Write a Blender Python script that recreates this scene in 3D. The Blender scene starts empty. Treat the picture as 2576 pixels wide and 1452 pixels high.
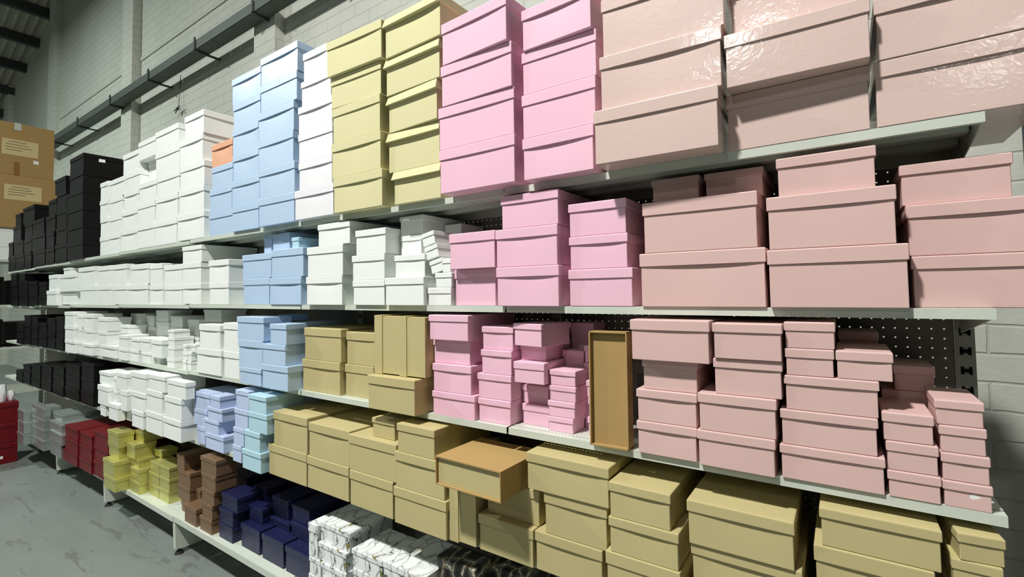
import bpy, math, random
from mathutils import Matrix, Vector, noise
R = math.radians
# ------------------------------------------------------------------ camera, world, lights, exposure
scn = bpy.context.scene
COL = scn.collection
cd = bpy.data.cameras.new('camera'); cam = bpy.data.objects.new('camera', cd); COL.objects.link(cam)
cam.matrix_world = Matrix(((0.825155, 0.036036, 0.563756, -0.25586), (0.564705, -0.025979, -0.824884, -1.34046), (-0.015080, 0.999013, -0.041787, 1.54131), (0, 0, 0, 1)))
cd.sensor_fit = 'HORIZONTAL'; cd.sensor_width = 36.0; cd.lens = 16.95406; cd.shift_y = -0.016977
cd.clip_start = 0.05; cd.clip_end = 100
scn.camera = cam
w = bpy.data.worlds.new('world'); scn.world = w; w.use_nodes = True
w.node_tree.nodes['Background'].inputs[0].default_value = (0.80, 0.90, 0.86, 1)
w.node_tree.nodes['Background'].inputs[1].default_value = 0.025
def lamp(loc, energy, size, col=(1.0, 0.97, 0.9), aim=None, sy=None):
    ld = bpy.data.lights.new('high_bay_or_fill_light', 'AREA'); ld.energy = energy; ld.color = col
    ld.shape = 'RECTANGLE' if sy else 'DISK'; ld.size = size
    if sy: ld.size_y = sy
    o = bpy.data.objects.new('high_bay_or_fill_light', ld); COL.objects.link(o); o.location = loc
    d = (Vector(aim) - Vector(loc)) if aim else Vector((0, 0, -1))
    o.rotation_euler = d.to_track_quat('-Z', 'Y').to_euler()
    return o
LAMPS = [((-1.75, -3.3, 6.8), 650, .40), ((-1.3, -9.7, 6.8), 120, .5), ((2.5, -12.0, 6.8), 60, .5), ((-17.0, -8.4, 6.8), 220, .5), ((-9.8, -3.3, 6.8), 420, .40)]  # last lamp is an added fill that brightens the left-hand boxes
for l_, e_, s_ in LAMPS: lamp(l_, e_, s_, col=(1.0, 0.975, 0.93) if l_[0] > -9 else (0.90, 1.0, 0.95))
scn.view_settings.view_transform = 'Standard'; scn.view_settings.look = 'None'
scn.view_settings.gamma = 1.0; scn.view_settings.use_curve_mapping = False
scn.view_settings.exposure = 0.0

# ------------------------------------------------------------------ materials
def newmat(name):
    m = bpy.data.materials.new(name); m.use_nodes = True
    nt = m.node_tree; b = nt.nodes['Principled BSDF']
    return m, nt, b
def nd(nt, t, **k):
    n = nt.nodes.new(t)
    for a, v in k.items(): setattr(n, a, v)
    return n
def mth(nt, op, a, b=None, c=None):
    n = nt.nodes.new('ShaderNodeMath'); n.operation = op
    for i, v in enumerate((a, b, c)):
        if v is None: continue
        if isinstance(v, (int, float)): n.inputs[i].default_value = v
        else: nt.links.new(v, n.inputs[i])
    return n.outputs[0]
def mixc(nt, f, a, b):
    n = nt.nodes.new('ShaderNodeMix'); n.data_type = 'RGBA'
    for i, v in ((0, f), (6, a), (7, b)):
        if hasattr(v, 'is_linked'): nt.links.new(v, n.inputs[i])
        elif i == 0: n.inputs[0].default_value = v
        else: n.inputs[i].default_value = (*v, 1)
    return n.outputs[2]
def coords(nt, sc=None):
    tc = nt.nodes.new('ShaderNodeTexCoord'); o = tc.outputs['Object']
    if sc:
        mp = nt.nodes.new('ShaderNodeMapping'); mp.inputs['Scale'].default_value = sc
        nt.links.new(o, mp.inputs[0]); o = mp.outputs[0]
    return o
def noi(nt, vec, scale, detail=2, rough=.5, dist=0):
    n = nt.nodes.new('ShaderNodeTexNoise'); n.inputs['Scale'].default_value = scale
    n.inputs['Detail'].default_value = detail; n.inputs['Roughness'].default_value = rough; n.inputs['Distortion'].default_value = dist
    nt.links.new(vec, n.inputs['Vector']); return n.outputs['Fac']
def bump(nt, b, h, strength, dist=.01):
    n = nt.nodes.new('ShaderNodeBump'); n.inputs['Strength'].default_value = strength; n.inputs['Distance'].default_value = dist
    nt.links.new(h, n.inputs['Height']); nt.links.new(n.outputs[0], b.inputs['Normal'])
def srgb(r, g, b):
    return tuple(((c / 255) / 12.92 if c / 255 <= .04045 else ((c / 255 + .055) / 1.055) ** 2.4) for c in (r, g, b))
def paper(name, c, rough=.5, gloss=0, fibre=.05, spec=.35, wr=0):
    m, nt, b = newmat(name); v = coords(nt)
    n = noi(nt, v, 260, 3, .6); n2 = noi(nt, v, 6, 2, .5)
    lo = tuple(x * (1 - fibre) for x in c); hi = tuple(min(1, x * (1 + fibre)) for x in c)
    nt.links.new(mixc(nt, mth(nt, 'ADD', mth(nt, 'MULTIPLY', n, .6), mth(nt, 'MULTIPLY', n2, .4)), lo, hi), b.inputs['Base Color'])
    b.inputs['Roughness'].default_value = rough; b.inputs['Specular IOR Level'].default_value = spec
    if gloss:
        b.inputs['Coat Weight'].default_value = gloss; b.inputs['Coat Roughness'].default_value = wr
        bump(nt, b, noi(nt, v, 55, 2, .6, .6), .10, .004)
        bn = [x for x in nt.nodes if x.type == 'BUMP'][0]; nt.links.new(bn.outputs[0], b.inputs['Coat Normal'])
    return m
M = {}
M['D'] = paper('dusty_pink_paper', srgb(217, 184, 179), .5)
M['DG'] = paper('glossy_dusty_pink_paper', srgb(217, 192, 184), .42, gloss=.5, wr=.10)
M['P'] = paper('baby_pink_paper', srgb(238, 192, 212), .5)
M['K'] = paper('kraft_paper', srgb(190, 178, 130), .7, fibre=.10, spec=.2)
M['KC'] = paper('cream_kraft_paper', srgb(213, 208, 163), .6, fibre=.05, spec=.2)
M['KB'] = paper('brown_kraft_board', srgb(172, 144, 94), .75, fibre=.14, spec=.15)
M['W'] = paper('white_paper', srgb(238, 242, 239), .45, fibre=.02)
M['L'] = paper('cool_white_paper', srgb(234, 234, 238), .4, fibre=.02, gloss=.2, wr=.3)
M['B'] = paper('powder_blue_paper', srgb(182, 206, 232), .42, fibre=.02, gloss=.25, wr=.28)
M['C'] = paper('aqua_blue_paper', srgb(180, 214, 229), .45, fibre=.02)
M['V'] = paper('lilac_blue_paper', srgb(188, 204, 234), .45, fibre=.02)
M['N'] = paper('black_coated_paper', (.004, .0035, .004), .55, gloss=.12, wr=.25, spec=.12)
M['R'] = paper('red_coated_paper', (.14, .008, .011), .4, spec=.2)
def foil(name, c, rough=.35, bs=.12, sc=90, met=.85):
    m, nt, b = newmat(name); v = coords(nt)
    n = noi(nt, v, 14, 3, .6)
    nt.links.new(mixc(nt, n, tuple(x * .8 for x in c), c), b.inputs['Base Color'])
    b.inputs['Metallic'].default_value = met; b.inputs['Roughness'].default_value = rough
    bump(nt, b, noi(nt, v, sc, 2, .6), bs, .003); return m
M['G'] = foil('gold_foil', srgb(226, 222, 140), .40, met=.7)
M['X'] = foil('silver_foil', srgb(205, 212, 210), .38)
M['U'] = foil('copper_foil', srgb(146, 116, 88), .45, met=.45)
M['O'] = foil('copper_glitter_paper', srgb(246, 184, 148), .5, .5, 220, .2)
def navy():
    m, nt, b = newmat('navy_embossed_paper'); tc = coords(nt)
    s = nt.nodes.new('ShaderNodeSeparateXYZ'); nt.links.new(tc, s.inputs[0])
    a = mth(nt, 'ADD', s.outputs[0], s.outputs[1])
    f1 = mth(nt, 'PINGPONG', mth(nt, 'ADD', a, s.outputs[2]), .009); f2 = mth(nt, 'PINGPONG', mth(nt, 'SUBTRACT', a, s.outputs[2]), .009)
    h = mth(nt, 'MINIMUM', f1, f2)
    b.inputs['Base Color'].default_value = (.011, .013, .06, 1); b.inputs['Roughness'].default_value = .32
    b.inputs['Metallic'].default_value = .0
    bump(nt, b, h, .6, .35); return m
M['Y'] = navy()
def marble(name, base, vein, vein2, sc=9):
    m, nt, b = newmat(name); v = coords(nt)
    d = nt.nodes.new('ShaderNodeTexNoise'); d.inputs['Scale'].default_value = 7; d.inputs['Detail'].default_value = 4; nt.links.new(v, d.inputs['Vector'])
    vm = nt.nodes.new('ShaderNodeVectorMath'); vm.operation = 'MULTIPLY_ADD'
    nt.links.new(d.outputs['Color'], vm.inputs[0]); vm.inputs[1].default_value = (.16, .16, .16); nt.links.new(v, vm.inputs[2])
    mp = nt.nodes.new('ShaderNodeMapping'); mp.inputs['Scale'].default_value = (2.2, 1.2, .75); mp.inputs['Rotation'].default_value = (0, .35, .3); nt.links.new(vm.outputs[0], mp.inputs[0])
    vo = nt.nodes.new('ShaderNodeTexVoronoi'); vo.feature = 'DISTANCE_TO_EDGE'; vo.inputs['Scale'].default_value = sc; nt.links.new(mp.outputs[0], vo.inputs['Vector'])
    wid = mth(nt, 'MULTIPLY', noi(nt, v, 18, 2), .075)
    k = mth(nt, 'LESS_THAN', vo.outputs['Distance'], mth(nt, 'SUBTRACT', wid, .022))
    soft = mth(nt, 'MULTIPLY', mth(nt, 'SUBTRACT', 1, mth(nt, 'MINIMUM', mth(nt, 'MULTIPLY', vo.outputs['Distance'], 7), 1)), .28)
    c1 = mixc(nt, soft, base, vein)
    vc = mixc(nt, mth(nt, 'GREATER_THAN', noi(nt, v, 11, 1), .53), vein, vein2)
    nt.links.new(mixc(nt, k, c1, vc), b.inputs['Base Color']); b.inputs['Roughness'].default_value = .35
    return m
M['M'] = marble('white_marbled_paper', srgb(236, 240, 240), srgb(84, 88, 84), srgb(122, 116, 62))
M['Q'] = marble('black_marbled_paper', (.006, .006, .007), srgb(196, 190, 170), srgb(206, 170, 86), 7)
def metal(name, c, rough=.45, holes=None):
    m, nt, b = newmat(name); v = coords(nt)
    nt.links.new(mixc(nt, noi(nt, v, 9, 3), tuple(x * .93 for x in c), c), b.inputs['Base Color'])
    b.inputs['Roughness'].default_value = rough
    if holes:
        s = nt.nodes.new('ShaderNodeSeparateXYZ'); nt.links.new(v, s.inputs[0])
        X, Y_, Z = s.outputs
        if holes == 'peg':
            fx = mth(nt, 'SUBTRACT', mth(nt, 'MODULO', mth(nt, 'ADD', X, 20), .0254), .0127)
            fz = mth(nt, 'SUBTRACT', mth(nt, 'MODULO', mth(nt, 'ADD', Z, 20), .0254), .0127)
            r2 = mth(nt, 'ADD', mth(nt, 'MULTIPLY', fx, fx), mth(nt, 'MULTIPLY', fz, fz))
            k = mth(nt, 'LESS_THAN', r2, .0023 ** 2)
        else:
            fx = mth(nt, 'ABSOLUTE', mth(nt, 'SUBTRACT', mth(nt, 'MODULO', mth(nt, 'ADD', X, 20), .0125), .00625))
            fy = mth(nt, 'MINIMUM', mth(nt, 'ABSOLUTE', mth(nt, 'SUBTRACT', Y_, .028)), mth(nt, 'ABSOLUTE', mth(nt, 'SUBTRACT', Y_, .300)))
            k = mth(nt, 'MULTIPLY', mth(nt, 'LESS_THAN', fx, .0032), mth(nt, 'LESS_THAN', fy, .0018))
        nt.links.new(mth(nt, 'SUBTRACT', 1, k), b.inputs['Alpha'])
    return m
M['shelf'] = metal('pale_grey_green_shelf_enamel', srgb(206, 214, 202), .4)
M['deck'] = metal('perforated_shelf_enamel', srgb(206, 214, 202), .4, 'slot')
M['peg'] = metal('pegboard_enamel', srgb(128, 122, 114), .55, 'peg')
M['post'] = metal('post_enamel', srgb(176, 178, 168), .5)
M['dark'] = metal('dark_steel', srgb(62, 66, 62), .6)
M['column'] = metal('blue_grey_column_paint', srgb(58, 66, 70), .5)
M['trunk'] = metal('grey_green_trunking', srgb(78, 86, 80), .6)
M['slotblack'] = metal('slot_black', (.003, .003, .003), .9)
M['rubber'] = metal('black_rubber', (.01, .01, .01), .7)
M['sticker'] = paper('white_sticker_paper', srgb(235, 238, 235), .5, fibre=.01)
M['labelpaper'] = paper('faded_label_paper', srgb(205, 188, 138), .7, fibre=.03)
M['ink'] = paper('grey_print_ink', srgb(120, 104, 72), .8, fibre=.02)
M['tape'] = paper('clear_packing_tape', srgb(196, 196, 186), .25, fibre=.02)
M['browntape'] = paper('brown_packing_tape', srgb(140, 98, 48), .35, fibre=.03)
M['carton'] = paper('corrugated_cardboard', srgb(168, 138, 90), .8, fibre=.06, spec=.1)
def wallmat():
    m, nt, b = newmat('white_painted_brick'); v = coords(nt)
    s = nt.nodes.new('ShaderNodeSeparateXYZ'); nt.links.new(v, s.inputs[0])
    c = nt.nodes.new('ShaderNodeCombineXYZ'); nt.links.new(mth(nt, 'ADD', s.outputs[0], s.outputs[1]), c.inputs[0]); nt.links.new(s.outputs[2], c.inputs[1])
    dn = nt.nodes.new('ShaderNodeTexNoise'); dn.inputs['Scale'].default_value = 9; nt.links.new(v, dn.inputs['Vector'])
    vm = nt.nodes.new('ShaderNodeVectorMath'); vm.operation = 'MULTIPLY_ADD'; nt.links.new(dn.outputs['Color'], vm.inputs[0]); vm.inputs[1].default_value = (.012, .012, 0); nt.links.new(c.outputs[0], vm.inputs[2])
    br = nt.nodes.new('ShaderNodeTexBrick'); nt.links.new(vm.outputs[0], br.inputs['Vector'])
    br.inputs['Scale'].default_value = 1; br.inputs['Mortar Size'].default_value = .007; br.inputs['Mortar Smooth'].default_value = .6
    br.inputs['Brick Width'].default_value = .40; br.inputs['Row Height'].default_value = .115
    f = br.outputs['Fac']; st = noi(nt, v, 1.3, 4, .6)
    c1 = mixc(nt, mth(nt, 'MULTIPLY', f, .16), mixc(nt, st, srgb(184, 187, 177), srgb(213, 216, 206)), srgb(112, 114, 105))
    nt.links.new(c1, b.inputs['Base Color']); b.inputs['Roughness'].default_value = .75
    h = mth(nt, 'ADD', mth(nt, 'MULTIPLY', f, -1), mth(nt, 'MULTIPLY', noi(nt, v, 28, 4, .7), .5))
    bump(nt, b, h, .5, .008); return m
M['wall'] = wallmat()
def floormat():
    m, nt, b = newmat('painted_concrete_floor'); v = coords(nt)
    big = noi(nt, coords(nt, (.6, 1.6, 1)), 1.6, 5, .65, .4); fine = noi(nt, v, 26, 5, .7)
    streak = noi(nt, coords(nt, (1.2, 7, 1)), 2.2, 4, .7, .8)
    c = mixc(nt, big, srgb(106, 112, 108), srgb(138, 146, 142))
    c = mixc(nt, mth(nt, 'MULTIPLY', mth(nt, 'GREATER_THAN', streak, .61), mth(nt, 'MULTIPLY', fine, .55)), c, srgb(52, 50, 46))
    nt.links.new(c, b.inputs['Base Color']); b.inputs['Roughness'].default_value = .38
    bump(nt, b, fine, .08, .004); return m
M['floor'] = floormat()
def roofmat():
    m, nt, b = newmat('corrugated_roof_sheet'); v = coords(nt)
    wv = nt.nodes.new('ShaderNodeTexWave'); wv.bands_direction = 'Y'; wv.inputs['Scale'].default_value = 2.2; wv.inputs['Distortion'].default_value = .4; nt.links.new(v, wv.inputs['Vector'])
    c = mixc(nt, mth(nt, 'MULTIPLY', noi(nt, v, 5, 5, .7), wv.outputs['Fac']), srgb(160, 156, 142), srgb(212, 208, 194))
    nt.links.new(c, b.inputs['Base Color']); b.inputs['Roughness'].default_value = .8
    bump(nt, b, wv.outputs['Fac'], .8, .05); return m
M['roof'] = roofmat()

# ------------------------------------------------------------------ mesh helpers
def mk(name, vs, fs, mat, parent=None, loc=(0, 0, 0), smooth=0, rot=None):
    me = bpy.data.meshes.new(name); me.from_pydata(vs, [], fs); me.update()
    if mat: me.materials.append(M[mat])
    if smooth:
        me.polygons.foreach_set('use_smooth', [True] * len(me.polygons)); me.set_sharp_from_angle(angle=R(smooth))
    o = bpy.data.objects.new(name, me); COL.objects.link(o); o.location = loc
    if rot: o.rotation_euler = rot
    if parent: o.parent = parent
    return o
def thing(name, label, cat, loc=(0, 0, 0), rot=(0, 0, 0), group=None):
    o = bpy.data.objects.new(name, None); COL.objects.link(o); o.empty_display_size = .05
    o.location = loc; o.rotation_euler = rot; tag(o, label, cat, group); return o
def tag(o, label, cat, group=None):
    o['label'] = label; o['category'] = cat
    if group: o['group'] = group
    return o
class MB:
    def __init__(s): s.v = []; s.f = []
    def box(s, x0, x1, y0, y1, z0, z1, skip=''):
        n = len(s.v)
        s.v += [(x0, y0, z0), (x1, y0, z0), (x1, y1, z0), (x0, y1, z0), (x0, y0, z1), (x1, y0, z1), (x1, y1, z1), (x0, y1, z1)]
        s.f += [tuple(n + i for i in f) for f in ((0, 3, 2, 1), (4, 5, 6, 7), (0, 1, 5, 4), (1, 2, 6, 5), (2, 3, 7, 6), (3, 0, 4, 7))]
        return s
    def prism(s, pts, axis, a, b):           # pts: closed outline (counter-clockwise), extruded along an axis
        n = len(s.v); k = len(pts)
        for t in (a, b):
            for p in pts:
                s.v.append((t, p[0], p[1]) if axis == 'x' else (p[0], t, p[1]) if axis == 'y' else (p[0], p[1], t))
        s.f.append(tuple(n + i for i in range(k))[::-1]); s.f.append(tuple(n + k + i for i in range(k)))
        for i in range(k):
            j = (i + 1) % k; s.f.append((n + i, n + j, n + k + j, n + k + i))
        return s
    def cyl(s, c, r, h, n=12, r2=None, axis='z'):
        b = len(s.v); r2 = r if r2 is None else r2
        for t, rr in ((0, r), (h, r2)):
            for i in range(n):
                a = 2 * math.pi * i / n; u, v = rr * math.cos(a), rr * math.sin(a)
                s.v.append((c[0] + u, c[1] + v, c[2] + t) if axis == 'z' else (c[0] + u, c[1] + t, c[2] + v) if axis == 'y' else (c[0] + t, c[1] + u, c[2] + v))
        s.f.append(tuple(b + i for i in range(n))[::-1]); s.f.append(tuple(b + n + i for i in range(n)))
        for i in range(n):
            j = (i + 1) % n; s.f.append((b + i, b + j, b + n + j, b + n + i))
        return s
    def bar(s, a, b, r, n=8):                # a round bar from a to b
        a, b = Vector(a), Vector(b); d = (b - a).normalized(); u = d.orthogonal().normalized(); v = d.cross(u)
        k = len(s.v)
        for p in (a, b):
            for i in range(n):
                t = 2 * math.pi * i / n; s.v.append(tuple(p + r * (math.cos(t) * u + math.sin(t) * v)))
        s.f.append(tuple(k + i for i in range(n))[::-1]); s.f.append(tuple(k + n + i for i in range(n)))
        for i in range(n):
            j = (i + 1) % n; s.f.append((k + i, k + j, k + n + j, k + n + i))
        return s
    def build(s, name, mat, parent=None, loc=(0, 0, 0), smooth=0, rot=None):
        return mk(name, s.v, s.f, mat, parent, loc, smooth, rot)
def ringbox(rings, segx=1, segy=1, bow=None):
    """closed box from rings (half-width, y0, y1, z); y0..y1 front to back; bow(t, z, side) pulls a wall inward"""
    vs = []; fs = []; cnt = None
    for (hw, y0, y1, z) in rings:
        c = .0012; P = []
        def seg(ax, ay, bx, by, n, side, nx, ny):
            for i in range(n + 1):
                t = i / n; d = bow(t, z, side) if bow else 0
                P.append((ax + (bx - ax) * t + nx * d, ay + (by - ay) * t + ny * d, z))
        seg(-hw + c, y0, hw - c, y0, segx, 0, 0, 1); seg(hw, y0 + c, hw, y1 - c, segy, 1, -1, 0)
        seg(hw - c, y1, -hw + c, y1, segx, 2, 0, -1); seg(-hw, y1 - c, -hw, y0 + c, segy, 3, 1, 0)
        cnt = len(P); vs += P
    for k in range(len(rings) - 1):
        for i in range(cnt):
            j = (i + 1) % cnt; fs.append((k * cnt + i, k * cnt + j, (k + 1) * cnt + j, (k + 1) * cnt + i))
    fs.append(tuple(range(cnt))[::-1]); fs.append(tuple(range((len(rings) - 1) * cnt, len(rings) * cnt)))
    return vs, fs
RND = random.Random(7)
def lidded(parent, w, d, h, mat, lh=None, flare=0, amp=None):
    """a box with a push-on lid; local origin = middle of the front bottom edge, depth runs to +y"""
    lh = lh or max(.014, min(.036, h * (.25 if h > .07 else .33)))
    ov = .0035 if w > .12 else .0025
    zt = h - lh
    amp = amp if amp is not None else RND.choice((.0008, .002, .0035, .005)) * min(1, w / .25)
    sk = RND.uniform(.8, 1.6)
    def bow(t, z, side):
        if side == 2: return 0
        return amp * (1 - abs(2 * (t ** sk) - 1) ** 2) * min(1, (z / zt)) ** 1.5
    hw = w / 2 - ov
    vs, fs = ringbox([(hw - .001, ov + .001, d - ov - .001, 0), (hw, ov, d - ov, .0015), (hw, ov, d - ov, zt * .5), (hw, ov, d - ov, zt * .85), (hw, ov, d - ov, zt + .004)], 8, 6, bow)
    mk('box_body', vs, fs, mat, parent, smooth=22)
    fl = .010 if flare else .0
    hw = w / 2
    vs, fs = ringbox([(hw + fl * .4, -fl, d, zt), (hw, 0, d, h - .003), (hw - .0008, .0008, d - .0008, h - .0009), (hw - .003, .003, d - .003, h)])
    mk('lid', vs, fs, mat, parent, smooth=12)
def quad_patch(parent, name, pts, mat, n=.0006):
    """a thin sticker: four corners given counter-clockwise seen from outside"""
    a, b, c, d = map(Vector, pts); nn = (b - a).cross(d - a).normalized() * n
    v = [tuple(p + nn) for p in (a, b, c, d)] + [tuple(p - nn * .2) for p in (a, b, c, d)]
    return mk(name, v, [(0, 1, 2, 3), (7, 6, 5, 4), (0, 4, 5, 1), (1, 5, 6, 2), (2, 6, 7, 3), (3, 7, 4, 0)], mat, parent)

# ------------------------------------------------------------------ the room
def struct(o): o['kind'] = 'structure'; return o
struct(MB().box(-18.5, 5, -7, 1.6, -.1, 0).build('floor', 'floor'))
wb = MB().box(-18.5, 5, 1.37, 1.6, 0, 11.5)
for px in (-16.75, -12.93, -8.91, -5.09, -1.3): wb.box(px - .2, px + .2, 1.26, 1.37, 0, 11.5)
wb.box(-18.5, 5, 1.355, 1.37, 5.02, 5.07)
struct(wb.build('wall_back', 'wall'))
struct(MB().box(-18.7, -18.5, -7, 1.6, 0, 8).build('wall_left', 'wall'))
rf = MB()
def roofz(x): return 7.32 + .245 * (x + 13.8)
rf.v += [(-18.5, -7, roofz(-18.5)), (3, -7, roofz(3)), (3, 1.6, roofz(3)), (-18.5, 1.6, roofz(-18.5))]
rf.v += [(a, b, c + .06) for a, b, c in rf.v[:4]]
rf.f += [(0, 3, 2, 1), (4, 5, 6, 7), (0, 1, 5, 4), (1, 2, 6, 5), (2, 3, 7, 6), (3, 0, 4, 7)]
struct(rf.build('ceiling', 'roof'))
for x, wd in ((-17.75, 'lowest'), (-16.6, 'second lowest'), (-15.5, 'third lowest'), (-14.45, 'fourth lowest'), (-13.4, 'fifth lowest, nearest the top edge'), (-12.3, 'sixth lowest, beyond the top edge')):
    b = MB().box(x - .06, x + .06, -7, 1.37, roofz(x) - .19, roofz(x) - .02)
    tag(b.build('roof_purlin', 'dark'), 'dark roof purlin under the sloping sheet ceiling, ' + wd, 'beam', 'roof purlins at the top left')
col = MB().box(.335, .45, 1.06, 1.18, 0, 6).box(.315, .47, 1.05, 1.06, 0, 6).box(.315, .47, 1.18, 1.19, 0, 6)
tag(col.build('steel_column', 'column'), 'dark steel column standing by the brick wall at the right edge', 'column')
# cable tray along the wall with its wall brackets
ct = thing('cable_trunking', 'long dark metal trunking running along the white brick wall', 'trunking', (0, 0, 0))
cb = MB(); seg = [-16.0, -13.2, -10.3, -7.35, -5.9, -3.0, .25]
for a, b in zip(seg[:-1], seg[1:]):
    cb.box(a + .004, b - .004, 1.10, 1.103, 4.36, 4.47).box(a + .004, b - .004, 1.10, 1.245, 4.36, 4.364).box(a + .004, b - .004, 1.242, 1.245, 4.36, 4.45)
cb.build('trunking_body', 'trunk', ct)
for x in (-13.4, -11.9, -10.5, -9.0, -7.6, -6.27, -5.0, -3.7):
    k = MB().box(x - .014, x + .014, 1.085, 1.10, 4.345, 4.50).box(x - .014, x + .014, 1.085, 1.369 if abs(x + 9.0) > .2 and abs(x + 5.0) > .2 else 1.259, 4.338, 4.356)
    k.build('wall_bracket', 'dark', ct)
cl = MB(); ra = random.Random(3)
base = Vector((-7.27, 1.32, 4.0))
for i in range(9):
    a = ra.uniform(-2.7, .2); l = ra.uniform(.05, .13)
    cl.bar(base, base + Vector((l * math.cos(a), -.03 * ra.random(), l * math.sin(a) * .7)), .006, 5)
cl.bar(base, base + Vector((.0, .02, .42)), .004, 5)
tag(cl.build('loose_cable', 'dark'), 'frayed cable ends hanging on the white brick wall', 'cable')

# ------------------------------------------------------------------ gondola shelving: one bay = one thing
LV = {'S1': 1.893, 'S2': 1.492, 'S3': 1.085, 'S4': .678, 'B': .232}
BZ = [0, 0, 0, -.006, -.012, -.02, -.03]
WHAT = ['rightmost shelving bay, holding the dusty pink boxes', 'second shelving bay from the right, with baby pink boxes', 'third shelving bay from the right, kraft and powder-blue boxes',
        'fourth shelving bay from the right, copper boxes on its base', 'fifth shelving bay from the right, gold boxes by its foot', 'sixth shelving bay from the right, red boxes on its base', 'far left shelving bay, filled with black boxes']
for i in range(7):
    x1 = -1.2 * i; x0 = x1 - 1.2; dz = BZ[i]
    t = thing('shelving_bay', 'pale grey-green metal ' + WHAT[i], 'shelving', (x0 + .6, 0, 0), group='bays of the long shelving run')
    X0, X1 = -.6, .6
    for lv in ('S1', 'S2', 'S3', 'S4'):
        z = LV[lv] + dz; a, b = X0 + .004, X1 - .004
        deck = MB().box(a, b, .0015, .342, z - .0015, z).build('shelf', 'deck', t)
        m = MB().box(a, b, 0, .0016, z - .022, z).box(a, b, .0016, .014, z - .022, z - .0205).box(a, b, .340, .342, z - .03, z - .0015)
        for q in (.09, .21): m.box(a + .01, b - .01, q, q + .035, z - .016, z - .0015)
        m.build('shelf_lip', 'shelf', deck)
        for sx, big in ((a + .002, i == 6), (b - .005, i == 0)):
            dr = .075 if big else .03
            MB().prism([(.340, z - dr), (.340, z - .002), (.02, z - .002), (.02, z - .022), (.06, z - .022 - dr * .1)], 'x', sx, sx + .003).build('bracket', 'shelf', deck)
    z = LV['B'] + dz
    bs = MB().box(X0 + .003, X1 - .003, -.071, -.022, z - .0015, z).box(X0 + .003, X1 - .003, -.0205, .342, z - .0015, z).build('base_shelf', 'shelf', t)
    MB().box(X0 + .003, X1 - .003, -.072, -.0705, z - .03, z).build('shelf_lip', 'shelf', bs)
    MB().box(X0 + .02, X1 - .02, .350, .353, .0, 1.90 + dz).build('back_panel', 'peg', t)
    for ux in ([X0] + ([X1] if i == 0 else [])):
        u = MB().box(ux - .019, ux + .019, .345, .375, .0, 1.905 + dz).build('upright', 'post', t)
        sl = MB(); zz = .12
        while zz < 1.88:
            for (p, q, r, s) in ((-.011, .011, -.005, .005), (-.011, -.005, -.010, .010), (.005, .011, -.010, .010)):
                sl.box(ux + p, ux + q, .3438, .345, zz + r, zz + s)
            zz += .05
        sl.build('slots', 'slotblack', u)
        if i == 5: continue
        g = MB().prism([(-.06, .035), (-.02, .03), (.34, .03), (.34, z - .032), (-.066, z - .032)], 'x', ux - .016, ux + .016).build('base_leg', 'shelf', t)
        MB().cyl((ux, -.035, .012), .010, .024, 10).cyl((ux, -.035, 0), .026, .014, 14, .018).build('levelling_foot', 'rubber', g)

# ------------------------------------------------------------------ the boxes
NAMES = {'D': ('dusty_pink_box', 'dusty pink'), 'P': ('baby_pink_box', 'baby pink'), 'K': ('kraft_box', 'kraft'), 'W': ('white_box', 'white'), 'L': ('white_box', 'white'),
         'B': ('powder_blue_box', 'powder-blue'), 'C': ('aqua_blue_box', 'aqua-blue'), 'V': ('lilac_blue_box', 'lilac-blue'), 'N': ('black_box', 'black'), 'M': ('marbled_box', 'white marbled'),
         'Q': ('black_marbled_box', 'black gold-veined'), 'Y': ('navy_box', 'navy'), 'U': ('copper_box', 'copper'), 'G': ('gold_box', 'gold'), 'R': ('red_box', 'red'), 'X': ('silver_box', 'silver'), 'O': ('glitter_box', 'copper-glitter')}
SH = {'S1': 'top shelf', 'S2': 'second shelf down', 'S3': 'third shelf down', 'S4': 'fourth shelf down', 'B': 'base shelf'}
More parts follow.
